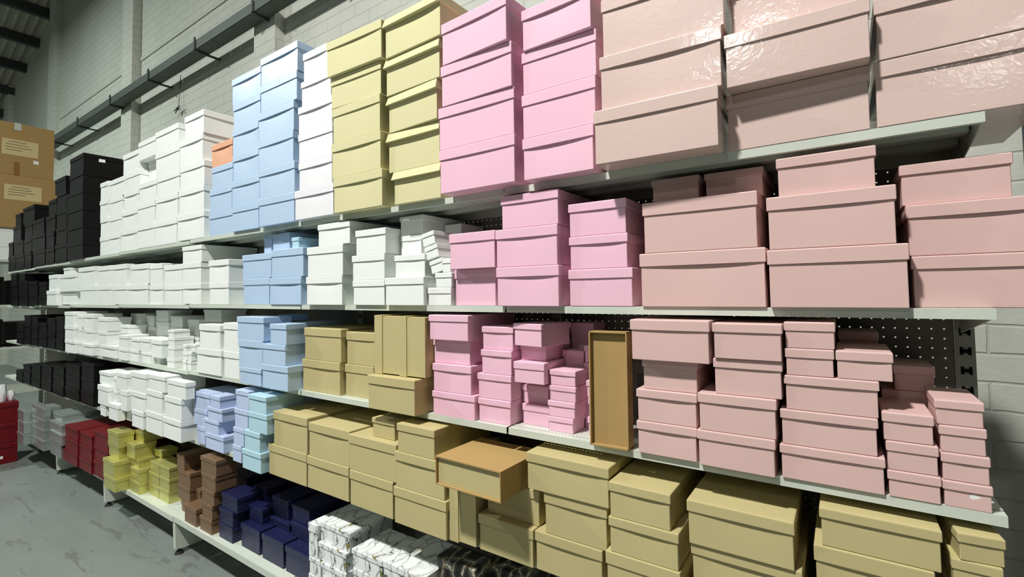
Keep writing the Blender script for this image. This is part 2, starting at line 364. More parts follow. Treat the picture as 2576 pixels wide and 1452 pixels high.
# each stack: level, colour, phrase, boxes bottom to top as (x, y, z, width, depth, height, turn, flag, colour if different, position words)
STACKS = [
 ('S1', 'D', 'rightmost dusty-pink stack', [
  (-0.044, -0.005, 1.8934, 0.274, 0.345, 0.1472, 0, '', None, 'bottom of'),
  (-0.042, -0.01, 2.0414, 0.267, 0.35, 0.1396, 0, '', None, 'topmost of')]),
 ('S1', 'D', 'middle dusty-pink stack', [
  (-0.338, -0.005, 1.8934, 0.301, 0.345, 0.1452, 0, '', None, 'bottom of'),
  (-0.331, -0.055, 2.0394, 0.295, 0.34, 0.1342, 2, '', None, 'middle of'),
  (-0.324, -0.02, 2.1744, 0.289, 0.36, 0.1392, 0, '', None, 'topmost of')]),
 ('S1', 'D', 'leftmost dusty-pink stack', [
  (-0.655, -0.092, 1.8934, 0.329, 0.3, 0.1522, 2.2, '', None, 'bottom of'),
  (-0.642, -0.078, 2.0464, 0.321, 0.28, 0.1540, 3.2, '', None, 'middle of'),
  (-0.634, -0.073, 2.2013, 0.324, 0.28, 0.1663, 3, '', None, 'topmost of')]),
 ('S1', 'P', 'rightmost baby-pink stack', [
  (-0.961, -0.06, 1.8934, 0.247, 0.38, 0.1331, 0, '', None, 'bottom of'),
  (-0.956, -0.06, 2.0273, 0.257, 0.38, 0.1407, 0, '', None, 'second up in'),
  (-0.952, -0.06, 2.1688, 0.26, 0.38, 0.1374, 0, '', None, 'third up in'),
  (-0.951, -0.074, 2.3070, 0.246, 0.3, 0.1309, -1.8, '', None, 'topmost of')]),
 ('S1', 'P', 'leftmost baby-pink stack', [
  (-1.271, -0.07, 1.8934, 0.327, 0.38, 0.1559, 0, '', None, 'bottom of'),
  (-1.272, -0.07, 2.0501, 0.33, 0.38, 0.1527, 0, '', None, 'second up in'),
  (-1.263, -0.078, 2.2036, 0.312, 0.38, 0.1460, -1, '', None, 'third up in'),
  (-1.262, -0.089, 2.3504, 0.298, 0.28, 0.1495, -3.5, '', None, 'topmost of')]),
 ('S1', 'K', 'rightmost kraft stack', [
  (-1.597, -0.025, 1.8934, 0.255, 0.34, 0.1308, 0, 'f', None, 'bottom of'),
  (-1.614, -0.025, 2.0250, 0.283, 0.34, 0.1602, 0, 'f', None, 'second up in'),
  (-1.608, -0.037, 2.1859, 0.282, 0.26, 0.1483, -3, 'f', None, 'third up in'),
  (-1.6, -0.044, 2.3350, 0.304, 0.26, 0.1479, -1.8, 'f', None, 'fourth up in'),
  (-1.588, -0.056, 2.4837, 0.312, 0.26, 0.1598, -1.8, 'f', None, 'topmost of')]),
 ('S1', 'K', 'leftmost kraft stack', [
  (-1.922, -0.05, 1.8934, 0.318, 0.36, 0.1512, 0, '', None, 'bottom of'),
  (-1.933, -0.05, 2.0454, 0.322, 0.36, 0.1539, 0, '', None, 'second up in'),
  (-1.931, -0.05, 2.2000, 0.312, 0.36, 0.1551, 0, '', None, 'third up in'),
  (-1.933, -0.05, 2.3559, 0.319, 0.28, 0.1359, 1.8, '', None, 'fourth up in'),
  (-1.924, -0.068, 2.4926, 0.347, 0.28, 0.1558, 2, '', None, 'topmost of')]),
 ('S1', 'L', 'rightmost white stack', [
  (-2.245, -0.04, 1.8934, 0.3, 0.34, 0.1390, 0, '', None, 'bottom of'),
  (-2.233, -0.04, 2.0332, 0.257, 0.34, 0.1288, 0, '', None, 'second up in'),
  (-2.233, -0.04, 2.1629, 0.264, 0.34, 0.1376, 0, '', None, 'third up in'),
  (-2.236, -0.04, 2.3013, 0.263, 0.34, 0.1288, 0, '', None, 'fourth up in'),
  (-2.228, -0.04, 2.4309, 0.23, 0.34, 0.1161, 0, '', None, 'fifth up in'),
  (-2.234, -0.04, 2.5478, 0.188, 0.34, 0.1322, 0, '', None, 'topmost of')]),
 ('S1', 'B', 'rightmost powder-blue stack', [
  (-2.577, -0.03, 1.8934, 0.324, 0.34, 0.1441, 0, '', None, 'bottom of'),
  (-2.575, -0.03, 2.0383, 0.325, 0.34, 0.1496, 0, '', None, 'second up in'),
  (-2.586, -0.03, 2.1888, 0.322, 0.34, 0.1522, 0, '', None, 'third up in'),
  (-2.585, -0.03, 2.3418, 0.328, 0.34, 0.1457, 0, '', None, 'fourth up in'),
  (-2.562, -0.03, 2.4883, 0.332, 0.34, 0.1396, 0, '', None, 'fifth up in'),
  (-2.559, -0.03, 2.6287, 0.336, 0.34, 0.1464, 0, '', None, 'topmost of')]),
 ('S1', 'B', 'middle powder-blue stack', [
  (-2.907, -0.015, 1.8934, 0.279, 0.32, 0.1401, 0, '', None, 'bottom of'),
  (-2.908, -0.015, 2.0343, 0.292, 0.32, 0.1414, 0, '', None, 'second up in'),
  (-2.907, -0.015, 2.1766, 0.272, 0.32, 0.1432, 0, '', None, 'third up in'),
  (-2.912, -0.015, 2.3206, 0.277, 0.32, 0.1449, 0, '', None, 'fourth up in'),
  (-2.9, -0.015, 2.4662, 0.288, 0.32, 0.1427, 0, '', None, 'fifth up in'),
  (-2.907, -0.015, 2.6098, 0.306, 0.32, 0.1477, 0, '', None, 'topmost of')]),
 ('S1', 'B', 'leftmost powder-blue stack', [
  (-3.211, 0, 1.8934, 0.285, 0.3, 0.1345, 0, '', None, 'bottom of'),
  (-3.216, 0, 2.0287, 0.262, 0.3, 0.1401, 0, '', None, 'second up in'),
  (-3.2, 0, 2.1696, 0.251, 0.3, 0.1292, 0, '', None, 'third up in'),
  (-3.205, 0, 2.2997, 0.248, 0.3, 0.1354, 0, '', 'O', 'topmost of')]),
 ('S1', 'W', 'second white stack from right', [
  (-3.591, -0.005, 1.8934, 0.37, 0.32, 0.1655, 0, '', None, 'bottom of'),
  (-3.584, -0.005, 2.0597, 0.342, 0.32, 0.1561, 0, '', None, 'second up in'),
  (-3.577, -0.005, 2.2166, 0.334, 0.32, 0.1509, 0, '', None, 'third up in'),
  (-3.599, -0.005, 2.3683, 0.325, 0.32, 0.1679, 0, '', None, 'fourth up in'),
  (-3.556, -0.005, 2.5370, 0.261, 0.32, 0.1443, 0, '', None, 'topmost of')]),
 ('S1', 'W', 'third white stack from right', [
  (-3.958, -0.005, 1.8874, 0.336, 0.3, 0.1632, 0, '', None, 'bottom of'),
  (-3.95, -0.005, 2.0514, 0.345, 0.3, 0.1627, 0, '', None, 'second up in'),
  (-3.933, -0.005, 2.2149, 0.352, 0.3, 0.1392, 0, '', None, 'third up in'),
  (-3.95, -0.005, 2.3548, 0.37, 0.3, 0.1682, 0, '', None, 'fourth up in'),
  (-3.961, -0.005, 2.5239, 0.366, 0.3, 0.1487, 0, '', None, 'topmost of')]),
 ('S1', 'W', 'fourth white stack from left', [
  (-4.289, -0.005, 1.8874, 0.316, 0.28, 0.1638, 0, '', None, 'bottom of'),
  (-4.297, -0.005, 2.0520, 0.301, 0.28, 0.1544, 0, '', None, 'second up in'),
  (-4.271, -0.005, 2.2072, 0.294, 0.28, 0.1460, 0, '', None, 'third up in'),
  (-4.354, 0.05, 2.3540, 0.128, 0.2, 0.1700, 0, '', None, 'fourth up in'),
  (-4.296, -0.005, 2.5247, 0.299, 0.28, 0.1342, 0, '', None, 'topmost of')]),
 ('S1', 'W', 'third white stack from left', [
  (-4.628, 0, 1.8874, 0.321, 0.26, 0.1577, 0, '', None, 'bottom of'),
  (-4.623, 0, 2.0459, 0.298, 0.26, 0.1426, 0, '', None, 'second up in'),
  (-4.588, 0, 2.1893, 0.276, 0.26, 0.1397, 0, '', None, 'third up in'),
  (-4.566, 0, 2.3298, 0.293, 0.26, 0.1361, 0, '', None, 'fourth up in'),
  (-4.605, 0, 2.4666, 0.315, 0.26, 0.1560, 0, '', None, 'topmost of')]),
 ('S1', 'W', 'second white stack from left', [
  (-4.93, 0, 1.8814, 0.241, 0.25, 0.1534, 0, '', None, 'bottom of'),
  (-4.916, 0, 2.0356, 0.251, 0.25, 0.1384, 0, '', None, 'second up in'),
  (-4.905, 0, 2.1749, 0.263, 0.25, 0.1450, 0, '', None, 'third up in'),
  (-4.899, 0, 2.3207, 0.343, 0.25, 0.1454, 0, '', None, 'topmost of')]),
 ('S1', 'W', 'leftmost white stack', [
  (-5.155, 0, 1.8814, 0.178, 0.28, 0.1505, 0, '', None, 'bottom of'),
  (-5.152, 0, 2.0327, 0.178, 0.28, 0.1505, 0, '', None, 'second up in'),
  (-5.172, 0, 2.1840, 0.179, 0.28, 0.1462, 0, '', None, 'third up in'),
  (-5.169, 0, 2.3310, 0.179, 0.28, 0.1462, 0, '', None, 'topmost of')]),
 ('S1', 'N', 'rightmost black stack', [
  (-5.815, -0.02, 1.8814, 0.439, 0.34, 0.1520, 0, '', None, 'bottom of'),
  (-5.826, -0.02, 2.0342, 0.44, 0.34, 0.1469, 0, '', None, 'second up in'),
  (-5.837, -0.02, 2.1819, 0.442, 0.34, 0.1542, 0, '', None, 'third up in'),
  (-5.858, -0.02, 2.3369, 0.464, 0.34, 0.1478, 0, '', None, 'fourth up in'),
  (-5.819, -0.02, 2.4855, 0.38, 0.34, 0.1557, 0, '', None, 'fifth up in'),
  (-5.816, -0.02, 2.6420, 0.38, 0.34, 0.1557, 0, 'w', None, 'topmost of')]),
 ('S1', 'N', 'second black stack from right', [
  (-6.275, -0.01, 1.8734, 0.371, 0.3, 0.1738, 0, '', None, 'bottom of'),
  (-6.271, -0.01, 2.0480, 0.34, 0.3, 0.1589, 0, '', None, 'second up in'),
  (-6.273, -0.01, 2.2076, 0.32, 0.3, 0.1557, 0, '', None, 'third up in'),
  (-6.287, -0.01, 2.3642, 0.299, 0.3, 0.1748, 0, '', None, 'fourth up in'),
  (-6.341, -0.01, 2.5398, 0.347, 0.3, 0.1413, 0, '', None, 'topmost of')]),
 ('S1', 'N', 'third black stack from right', [
  (-6.638, -0.01, 1.8734, 0.294, 0.28, 0.1562, 0, '', None, 'bottom of'),
  (-6.64, -0.01, 2.0304, 0.271, 0.28, 0.1558, 0, '', None, 'second up in'),
  (-6.633, -0.01, 2.1870, 0.316, 0.28, 0.1635, 0, '', None, 'third up in'),
  (-6.578, -0.01, 2.3513, 0.268, 0.2, 0.1499, 0, '', None, 'topmost of')]),
 ('S1', 'N', 'fourth black stack from left', [
  (-7.032, -0.01, 1.8734, 0.447, 0.26, 0.1607, 0, '', None, 'bottom of'),
  (-7.07, -0.01, 2.0349, 0.492, 0.26, 0.1678, 0, '', None, 'second up in'),
  (-7.081, -0.01, 2.2035, 0.437, 0.26, 0.1528, 0, '', None, 'third up in'),
  (-7.478, -0.01, 2.3571, 0.479, 0.2, 0.1781, 0, '', None, 'topmost of')]),
 ('S1', 'N', 'third black stack from left', [
  (-7.467, -0.01, 1.8634, 0.281, 0.26, 0.1798, 0, '', None, 'bottom of'),
  (-7.487, -0.01, 2.0440, 0.326, 0.26, 0.1349, 0, '', None, 'middle of'),
  (-7.472, -0.01, 2.1796, 0.308, 0.26, 0.1757, 0, '', None, 'topmost of')]),
 ('S1', 'N', 'second black stack from left', [
  (-7.815, -0.01, 1.8634, 0.374, 0.26, 0.1742, 0, '', None, 'bottom of'),
  (-7.888, -0.01, 2.0384, 0.417, 0.26, 0.1551, 0, '', None, 'second up in'),
  (-7.967, -0.01, 2.1942, 0.365, 0.26, 0.1717, 0, '', None, 'third up in'),
  (-7.928, -0.01, 2.3667, 0.255, 0.2, 0.1359, 0, '', None, 'topmost of')]),
 ('S1', 'N', 'leftmost black stack', [
  (-8.183, -0.01, 1.8634, 0.333, 0.26, 0.1718, 0, '', None, 'bottom of'),
  (-8.252, -0.01, 2.0360, 0.202, 0.26, 0.1626, 0, '', None, 'topmost of')]),
 ('S2', 'D', 'rightmost dusty-pink stack', [
  (-0.024, 0.03, 1.4924, 0.21, 0.309, 0.1122, 0, '', None, 'bottom of'),
  (-0.03, 0.03, 1.6054, 0.208, 0.309, 0.1125, 0, '', None, 'middle of'),
  (-0.05, 0.04, 1.7188, 0.182, 0.17, 0.0920, 0, '', None, 'topmost of')]),
 ('S2', 'D', 'middle dusty-pink stack', [
  (-0.27, -0.02, 1.4924, 0.269, 0.36, 0.1394, 0, '', None, 'bottom of'),
  (-0.277, -0.02, 1.6326, 0.25, 0.36, 0.1280, 0, '', None, 'middle of'),
  (-0.281, -0.01, 1.7614, 0.196, 0.35, 0.0931, 0, '', None, 'topmost of')]),
 ('S2', 'D', 'only dusty-pink back-row stack', [
  (-0.488, 0.06, 1.7849, 0.147, 0.26, 0.0742, 0, '', None, 'alone as the')]),
 ('S2', 'D', 'leftmost dusty-pink stack', [
  (-0.568, -0.01, 1.4924, 0.319, 0.34, 0.1489, 0, '', None, 'bottom of'),
  (-0.569, -0.01, 1.6421, 0.293, 0.34, 0.1420, 0, '', None, 'middle of'),
  (-0.64, 0.05, 1.7849, 0.134, 0.25, 0.0742, 0, '', None, 'topmost of')]),
 ('S2', 'P', 'rightmost baby-pink stack', [
  (-0.854, -0.005, 1.4924, 0.207, 0.33, 0.1128, 0, '', None, 'bottom of'),
  (-0.858, -0.005, 1.6060, 0.19, 0.33, 0.1005, 0, '', None, 'middle of'),
  (-0.859, -0.005, 1.7073, 0.189, 0.33, 0.1016, 0, '', None, 'topmost of')]),
 ('S2', 'P', 'middle baby-pink stack', [
  (-1.097, -0.03, 1.4924, 0.24, 0.36, 0.1292, 0, '', None, 'bottom of'),
  (-1.099, -0.03, 1.6224, 0.239, 0.36, 0.1262, 0, '', None, 'middle of'),
  (-1.084, -0.03, 1.7494, 0.22, 0.36, 0.1097, 0, '', None, 'topmost of')]),
 ('S2', 'P', 'leftmost baby-pink stack', [
  (-1.343, 0.01, 1.4924, 0.188, 0.3, 0.1306, 0, '', None, 'bottom of'),
  (-1.328, -0.025, 1.6238, 0.207, 0.3, 0.1276, 0, '', None, 'topmost of')]),
 ('S2', 'W', 'rightmost white stack', [
  (-1.505, 0, 1.4924, 0.118, 0.12, 0.0674, 0, '', None, 'bottom of'),
  (-1.484, 0, 1.5606, 0.083, 0.12, 0.0543, 0, '', None, 'middle of'),
  (-1.469, 0, 1.6156, 0.044, 0.12, 0.0507, 0, '', None, 'topmost of')]),
 ('S2', 'W', 'only white back-row stack', [
  (-1.606, 0.19, 1.4924, 0.113, 0.15, 0.1113, 0, '', None, 'bottom of'),
  (-1.599, 0.19, 1.6045, 0.105, 0.15, 0.1113, 0, '', None, 'middle of'),
  (-1.6, 0.19, 1.7165, 0.091, 0.15, 0.1112, 0, '', None, 'topmost of')]),
 ('S2', 'W', 'second white stack from right', [
  (-1.675, -0.02, 1.4924, 0.218, 0.206, 0.1107, 0, '', None, 'bottom of'),
  (-1.653, -0.01, 1.6039, 0.169, 0.196, 0.0869, 0, '', None, 'second up in'),
  (-1.717, 0.06, 1.6916, 0.12, 0.2, 0.0871, 0, '', None, 'third up in'),
  (-1.715, 0.06, 1.7795, 0.134, 0.26, 0.0796, 0, '', None, 'topmost of')]),
 ('S2', 'W', 'third white stack from right', [
  (-1.893, -0.015, 1.4924, 0.202, 0.3, 0.1056, 0, '', None, 'bottom of'),
  (-1.895, -0.015, 1.5988, 0.208, 0.3, 0.1052, 0, '', None, 'middle of'),
  (-1.88, -0.015, 1.7048, 0.192, 0.3, 0.1058, 0, '', None, 'topmost of')]),
 ('S2', 'W', 'fourth white stack from right', [
  (-2.195, -0.02, 1.4924, 0.269, 0.33, 0.1309, 0, '', None, 'bottom of'),
  (-2.189, -0.02, 1.6241, 0.267, 0.33, 0.1361, 0, '', None, 'middle of'),
  (-2.123, -0.02, 1.7609, 0.232, 0.33, 0.0982, 0, '', None, 'topmost of')]),
 ('S2', 'B', 'rightmost powder-blue stack', [
  (-2.527, -0.01, 1.4924, 0.278, 0.3, 0.1348, 0, '', None, 'bottom of'),
  (-2.511, -0.01, 1.6280, 0.282, 0.3, 0.1404, 0, '', None, 'middle of'),
  (-2.47, 0.01, 1.7691, 0.062, 0.17, 0.0541, 0, '', 'C', 'topmost of')]),
 ('S2', 'B', 'middle powder-blue stack', [
  (-2.633, 0.03, 1.7691, 0.158, 0.2, 0.0900, 0, '', None, 'alone as the')]),
 ('S2', 'B', 'leftmost powder-blue stack', [
  (-2.818, 0, 1.4924, 0.262, 0.3, 0.1382, 0, '', None, 'bottom of'),
  (-2.814, 0, 1.6314, 0.289, 0.3, 0.1281, 0, '', None, 'middle of'),
  (-2.792, 0.05, 1.7603, 0.081, 0.29, 0.0988, 0, '', None, 'topmost of')]),
 ('S2', 'W', 'fifth white stack from right', [
  (-3.224, 0, 1.4924, 0.229, 0.3, 0.1255, 0, '', None, 'bottom of'),
  (-3.229, 0, 1.6187, 0.24, 0.3, 0.1299, 0, '', None, 'topmost of')]),
 ('S2', 'W', 'sixth white stack from right', [
  (-3.574, 0, 1.4924, 0.252, 0.3, 0.1268, 0, '', None, 'bottom of'),
  (-3.581, 0, 1.6200, 0.26, 0.3, 0.1291, 0, '', None, 'middle of'),
  (-3.576, 0, 1.7498, 0.264, 0.34, 0.1033, 0, '', None, 'topmost of')]),
 ('S2', 'W', 'seventh white stack from right', [
  (-3.839, 0, 1.4864, 0.267, 0.28, 0.1305, 0, '', None, 'bottom of'),
  (-3.847, 0, 1.6177, 0.268, 0.28, 0.1293, 0, '', None, 'topmost of')]),
 ('S2', 'W', 'seventh white stack from left', [
  (-4.137, 0.01, 1.4864, 0.216, 0.28, 0.1377, 0, '', None, 'bottom of'),
  (-4.143, 0.01, 1.6249, 0.204, 0.28, 0.1438, 0, '', None, 'topmost of')]),
 ('S2', 'W', 'sixth white stack from left', [
  (-4.444, 0, 1.4864, 0.375, 0.28, 0.1449, 0, '', None, 'bottom of'),
  (-4.409, 0, 1.6321, 0.323, 0.28, 0.1440, 0, '', None, 'topmost of')]),
 ('S2', 'W', 'fifth white stack from left', [
  (-4.788, 0, 1.4864, 0.303, 0.27, 0.1473, 0, '', None, 'bottom of'),
  (-4.805, 0, 1.6345, 0.304, 0.27, 0.1569, 0, '', None, 'topmost of')]),
 ('S2', 'W', 'fourth white stack from left', [
  (-5.116, 0, 1.4804, 0.312, 0.27, 0.1578, 0, '', None, 'bottom of'),
  (-5.13, 0, 1.6390, 0.314, 0.27, 0.1544, 0, '', None, 'topmost of')]),
 ('S2', 'W', 'third white stack from left', [
  (-5.519, 0, 1.4804, 0.416, 0.26, 0.1589, 0, '', None, 'bottom of'),
  (-5.563, 0, 1.6401, 0.427, 0.26, 0.1625, 0, '', None, 'topmost of')]),
 ('S2', 'W', 'second white stack from left', [
  (-6.128, 0.02, 1.4804, 0.426, 0.24, 0.1184, 0, '', None, 'bottom of'),
  (-6.086, 0, 1.5996, 0.51, 0.24, 0.1621, 0, '', None, 'middle of'),
  (-6.125, 0, 1.7625, 0.182, 0.25, 0.0539, 0, '', None, 'topmost of')]),
 ('S2', 'W', 'leftmost white stack', [
  (-6.501, -0.02, 1.4724, 0.316, 0.24, 0.1421, 0, '', None, 'bottom of'),
  (-6.502, -0.01, 1.6153, 0.278, 0.24, 0.1511, 0, '', None, 'topmost of')]),
 ('S2', 'N', 'rightmost black stack', [
  (-6.807, -0.02, 1.4724, 0.292, 0.24, 0.0886, 0, '', None, 'bottom of'),
  (-6.808, -0.02, 1.5618, 0.258, 0.24, 0.1392, 0, '', None, 'topmost of')]),
 ('S2', 'N', 'second black stack from right', [
  (-7.155, -0.02, 1.4724, 0.341, 0.24, 0.1077, 0, '', None, 'bottom of'),
  (-7.191, -0.02, 1.5809, 0.36, 0.24, 0.1342, 0, '', None, 'topmost of')]),
 ('S2', 'N', 'second black stack from left', [
  (-7.561, -0.02, 1.4624, 0.373, 0.24, 0.1299, 0, '', None, 'bottom of'),
  (-7.593, -0.02, 1.5931, 0.376, 0.24, 0.1402, 0, '', None, 'middle of'),
  (-7.642, -0.02, 1.7341, 0.259, 0.24, 0.0782, 0, '', None, 'topmost of')]),
 ('S2', 'N', 'leftmost black stack', [
  (-7.956, -0.02, 1.4624, 0.313, 0.24, 0.1242, 0, '', None, 'bottom of'),
  (-7.979, -0.02, 1.5874, 0.297, 0.24, 0.1224, 0, '', None, 'middle of'),
  (-8.001, -0.02, 1.7105, 0.28, 0.24, 0.1138, 0, '', None, 'topmost of')]),
 ('S3', 'D', 'rightmost dusty-pink stack', [
  (-0.061, -0.002, 1.0854, 0.076, 0.16, 0.0527, 0, 'm', None, 'bottom of'),
  (-0.062, -0.002, 1.1389, 0.075, 0.16, 0.0559, 0, '', None, 'second up in'),
  (-0.064, -0.002, 1.1956, 0.073, 0.16, 0.0547, 0, '', None, 'third up in'),
  (-0.067, -0.002, 1.2511, 0.076, 0.16, 0.0515, 0, '', None, 'topmost of')]),
 ('S3', 'D', 'rightmost dusty-pink back-row stack', [
  (-0.137, 0.17, 1.0854, 0.092, 0.16, 0.0996, 0, '', None, 'bottom of'),
  (-0.136, 0.17, 1.1858, 0.097, 0.16, 0.0996, 0, '', None, 'middle of'),
  (-0.121, 0.17, 1.2861, 0.079, 0.16, 0.0603, 0, '', None, 'topmost of')]),
 ('S3', 'D', 'second dusty-pink stack from right', [
  (-0.145, -0.005, 1.0854, 0.089, 0.171, 0.0568, 0, '', None, 'bottom of'),
  (-0.146, -0.005, 1.1430, 0.087, 0.171, 0.0617, 0, '', None, 'middle of'),
  (-0.151, -0.005, 1.2056, 0.087, 0.171, 0.0607, 0, '', None, 'topmost of')]),
 ('S3', 'D', 'third dusty-pink stack from right', [
  (-0.222, -0.01, 1.3319, 0.104, 0.206, 0.0631, 0, '', None, 'alone as the')]),
 ('S3', 'D', 'leftmost dusty-pink back-row stack', [
  (-0.232, 0.2, 1.0854, 0.087, 0.14, 0.0838, 0, '', None, 'bottom of'),
  (-0.228, 0.2, 1.1700, 0.082, 0.14, 0.0838, 0, '', None, 'second up in'),
  (-0.231, 0.2, 1.2546, 0.087, 0.14, 0.0838, 0, '', None, 'third up in'),
  (-0.227, 0.2, 1.3393, 0.086, 0.14, 0.0838, 0, '', None, 'topmost of')]),
 ('S3', 'D', 'third dusty-pink stack from left', [
  (-0.293, -0.01, 1.0854, 0.202, 0.206, 0.0804, 0, '', None, 'bottom of'),
  (-0.296, -0.01, 1.1666, 0.189, 0.206, 0.0827, 0, '', None, 'second up in'),
  (-0.288, -0.01, 1.2501, 0.183, 0.206, 0.0810, 0, '', None, 'third up in'),
  (-0.326, -0.01, 1.3319, 0.099, 0.22, 0.0633, 0, '', None, 'fourth up in'),
  (-0.324, -0.01, 1.3960, 0.103, 0.22, 0.0621, 0, '', None, 'topmost of')]),
 ('S3', 'D', 'second dusty-pink stack from left', [
  (-0.491, -0.025, 1.0854, 0.18, 0.34, 0.0901, 0, '', None, 'bottom of'),
  (-0.486, -0.025, 1.1763, 0.181, 0.34, 0.0950, 0, '', None, 'second up in'),
  (-0.459, -0.02, 1.2720, 0.156, 0.34, 0.0905, 0, '', None, 'third up in'),
  (-0.456, -0.03, 1.3633, 0.157, 0.34, 0.0896, 0, '', None, 'topmost of')]),
 ('S3', 'D', 'leftmost dusty-pink stack', [
  (-0.665, -0.015, 1.0854, 0.163, 0.32, 0.0890, 0, '', None, 'bottom of'),
  (-0.663, -0.015, 1.1752, 0.164, 0.32, 0.0877, 0, '', None, 'second up in'),
  (-0.653, -0.01, 1.2637, 0.15, 0.26, 0.0829, 0, '', None, 'third up in'),
  (-0.644, -0.04, 1.3474, 0.21, 0.32, 0.1107, 0, '', None, 'topmost of')]),
 ('S3', 'P', 'rightmost baby-pink back-row stack', [
  (-0.922, 0.06, 1.0854, 0.023, 0.14, 0.0577, 0, '', None, 'bottom of'),
  (-0.92, 0.06, 1.1439, 0.021, 0.14, 0.0589, 0, '', None, 'middle of'),
  (-0.922, 0.06, 1.2037, 0.028, 0.14, 0.0528, 0, '', None, 'topmost of')]),
 ('S3', 'P', 'second baby-pink back-row stack from right', [
  (-0.959, 0.13, 1.0854, 0.041, 0.12, 0.1071, 0, '', None, 'bottom of'),
  (-0.957, 0.13, 1.1933, 0.039, 0.12, 0.1071, 0, '', None, 'middle of'),
  (-0.951, 0.13, 1.3012, 0.048, 0.12, 0.0568, 0, '', None, 'topmost of')]),
 ('S3', 'P', 'third baby-pink back-row stack from right', [
  (-1.02, 0.04, 1.0854, 0.092, 0.09, 0.0471, 0, '', None, 'bottom of'),
  (-1.016, 0.04, 1.1333, 0.099, 0.09, 0.0509, 0, '', None, 'second up in'),
  (-1.012, 0.04, 1.1850, 0.099, 0.09, 0.0490, 0, '', None, 'third up in'),
  (-1.01, 0.04, 1.2349, 0.095, 0.09, 0.0491, 0, '', None, 'topmost of')]),
 ('S3', 'P', 'third baby-pink back-row stack from left', [
  (-1.031, 0.22, 1.0854, 0.096, 0.1, 0.1066, 0, '', None, 'bottom of'),
  (-1.028, 0.22, 1.1928, 0.096, 0.1, 0.1066, 0, '', None, 'middle of'),
  (-1.026, 0.22, 1.3002, 0.092, 0.1, 0.1254, 0, '', None, 'topmost of')]),
 ('S3', 'P', 'second baby-pink back-row stack from left', [
  (-1.059, 0.15, 1.0854, 0.134, 0.066, 0.0670, 0, '', None, 'bottom of'),
  (-1.057, 0.15, 1.1532, 0.134, 0.066, 0.0890, 0, '', None, 'middle of'),
  (-1.027, 0.15, 1.2430, 0.083, 0.066, 0.0923, 0, '', None, 'topmost of')]),
 ('S3', 'P', 'rightmost baby-pink stack', [
  (-1.119, 0.01, 1.2362, 0.12, 0.136, 0.0699, 0, '', None, 'bottom of'),
  (-1.125, 0.05, 1.3069, 0.103, 0.24, 0.0507, 0, '', None, 'middle of'),
  (-1.123, 0.01, 1.3583, 0.125, 0.16, 0.0750, -9, '', None, 'topmost of')]),
 ('S3', 'P', 'leftmost baby-pink back-row stack', [
  (-1.129, 0.065, 1.0854, 0.106, 0.081, 0.0698, 0, '', None, 'bottom of'),
  (-1.138, 0.08, 1.1560, 0.106, 0.066, 0.0607, 0, '', None, 'topmost of')]),
 ('S3', 'P', 'middle baby-pink stack', [
  (-1.267, 0.015, 1.0854, 0.141, 0.15, 0.0812, 0, '', None, 'bottom of'),
  (-1.266, 0.015, 1.1674, 0.146, 0.15, 0.0863, 0, '', None, 'second up in'),
  (-1.256, 0.015, 1.2545, 0.132, 0.15, 0.0830, 0, '', None, 'third up in'),
  (-1.253, 0.02, 1.3382, 0.135, 0.15, 0.0804, 0, '', None, 'topmost of')]),
 ('S3', 'P', 'leftmost baby-pink stack', [
  (-1.443, 0, 1.0854, 0.205, 0.2, 0.0874, 0, '', None, 'bottom of'),
  (-1.449, 0, 1.1736, 0.187, 0.2, 0.1023, 0, '', None, 'second up in'),
  (-1.457, 0.01, 1.2767, 0.18, 0.2, 0.0885, 0, '', None, 'third up in'),
  (-1.446, -0.02, 1.3661, 0.191, 0.3, 0.0920, 0, '', None, 'topmost of')]),
 ('S3', 'K', 'rightmost kraft stack', [
  (-1.701, -0.068, 1.0854, 0.265, 0.36, 0.1321, 0, '', None, 'alone as the')]),
 ('S3', 'K', 'only kraft back-row stack', [
  (-2.024, 0.04, 1.0854, 0.196, 0.26, 0.1402, 0, '', None, 'bottom of'),
  (-2.016, 0.04, 1.2264, 0.193, 0.26, 0.1447, 0, '', None, 'topmost of')]),
 ('S3', 'K', 'leftmost kraft stack', [
  (-2.269, 0.015, 1.0854, 0.289, 0.26, 0.1469, 0, '', None, 'bottom of'),
  (-2.257, 0.015, 1.2331, 0.283, 0.26, 0.1490, 0, '', None, 'topmost of')]),
 ('S3', 'B', 'rightmost powder-blue stack', [
  (-2.529, -0.058, 1.0854, 0.228, 0.24, 0.1171, 0, '', None, 'bottom of'),
  (-2.541, -0.058, 1.2033, 0.208, 0.3, 0.0986, 0, '', None, 'middle of'),
  (-2.501, -0.058, 1.3028, 0.142, 0.3, 0.0982, 0, '', None, 'topmost of')]),
 ('S3', 'B', 'only powder-blue back-row stack', [
  (-2.73, 0.1, 1.4018, 0.098, 0.12, 0.0337, 0, '', None, 'alone as the')]),
 ('S3', 'B', 'leftmost powder-blue stack', [
  (-2.762, -0.055, 1.0854, 0.21, 0.22, 0.0857, 0, '', None, 'bottom of'),
  (-2.765, -0.055, 1.1719, 0.234, 0.22, 0.1394, 0, '', None, 'middle of'),
  (-2.767, -0.055, 1.3120, 0.263, 0.151, 0.1184, 0, '', None, 'topmost of')]),
 ('S3', 'W', 'rightmost white stack', [
  (-3.071, 0, 1.0854, 0.174, 0.3, 0.1444, 0, '', None, 'bottom of'),
  (-3.075, 0, 1.2306, 0.176, 0.3, 0.1582, 0, '', None, 'topmost of')]),
 ('S3', 'W', 'second white stack from right', [
  (-3.315, -0.012, 1.0854, 0.301, 0.32, 0.1479, 0, '', None, 'bottom of'),
  (-3.305, -0.012, 1.2341, 0.254, 0.32, 0.1402, 0, '', None, 'topmost of')]),
 ('S3', 'W', 'third white stack from right', [
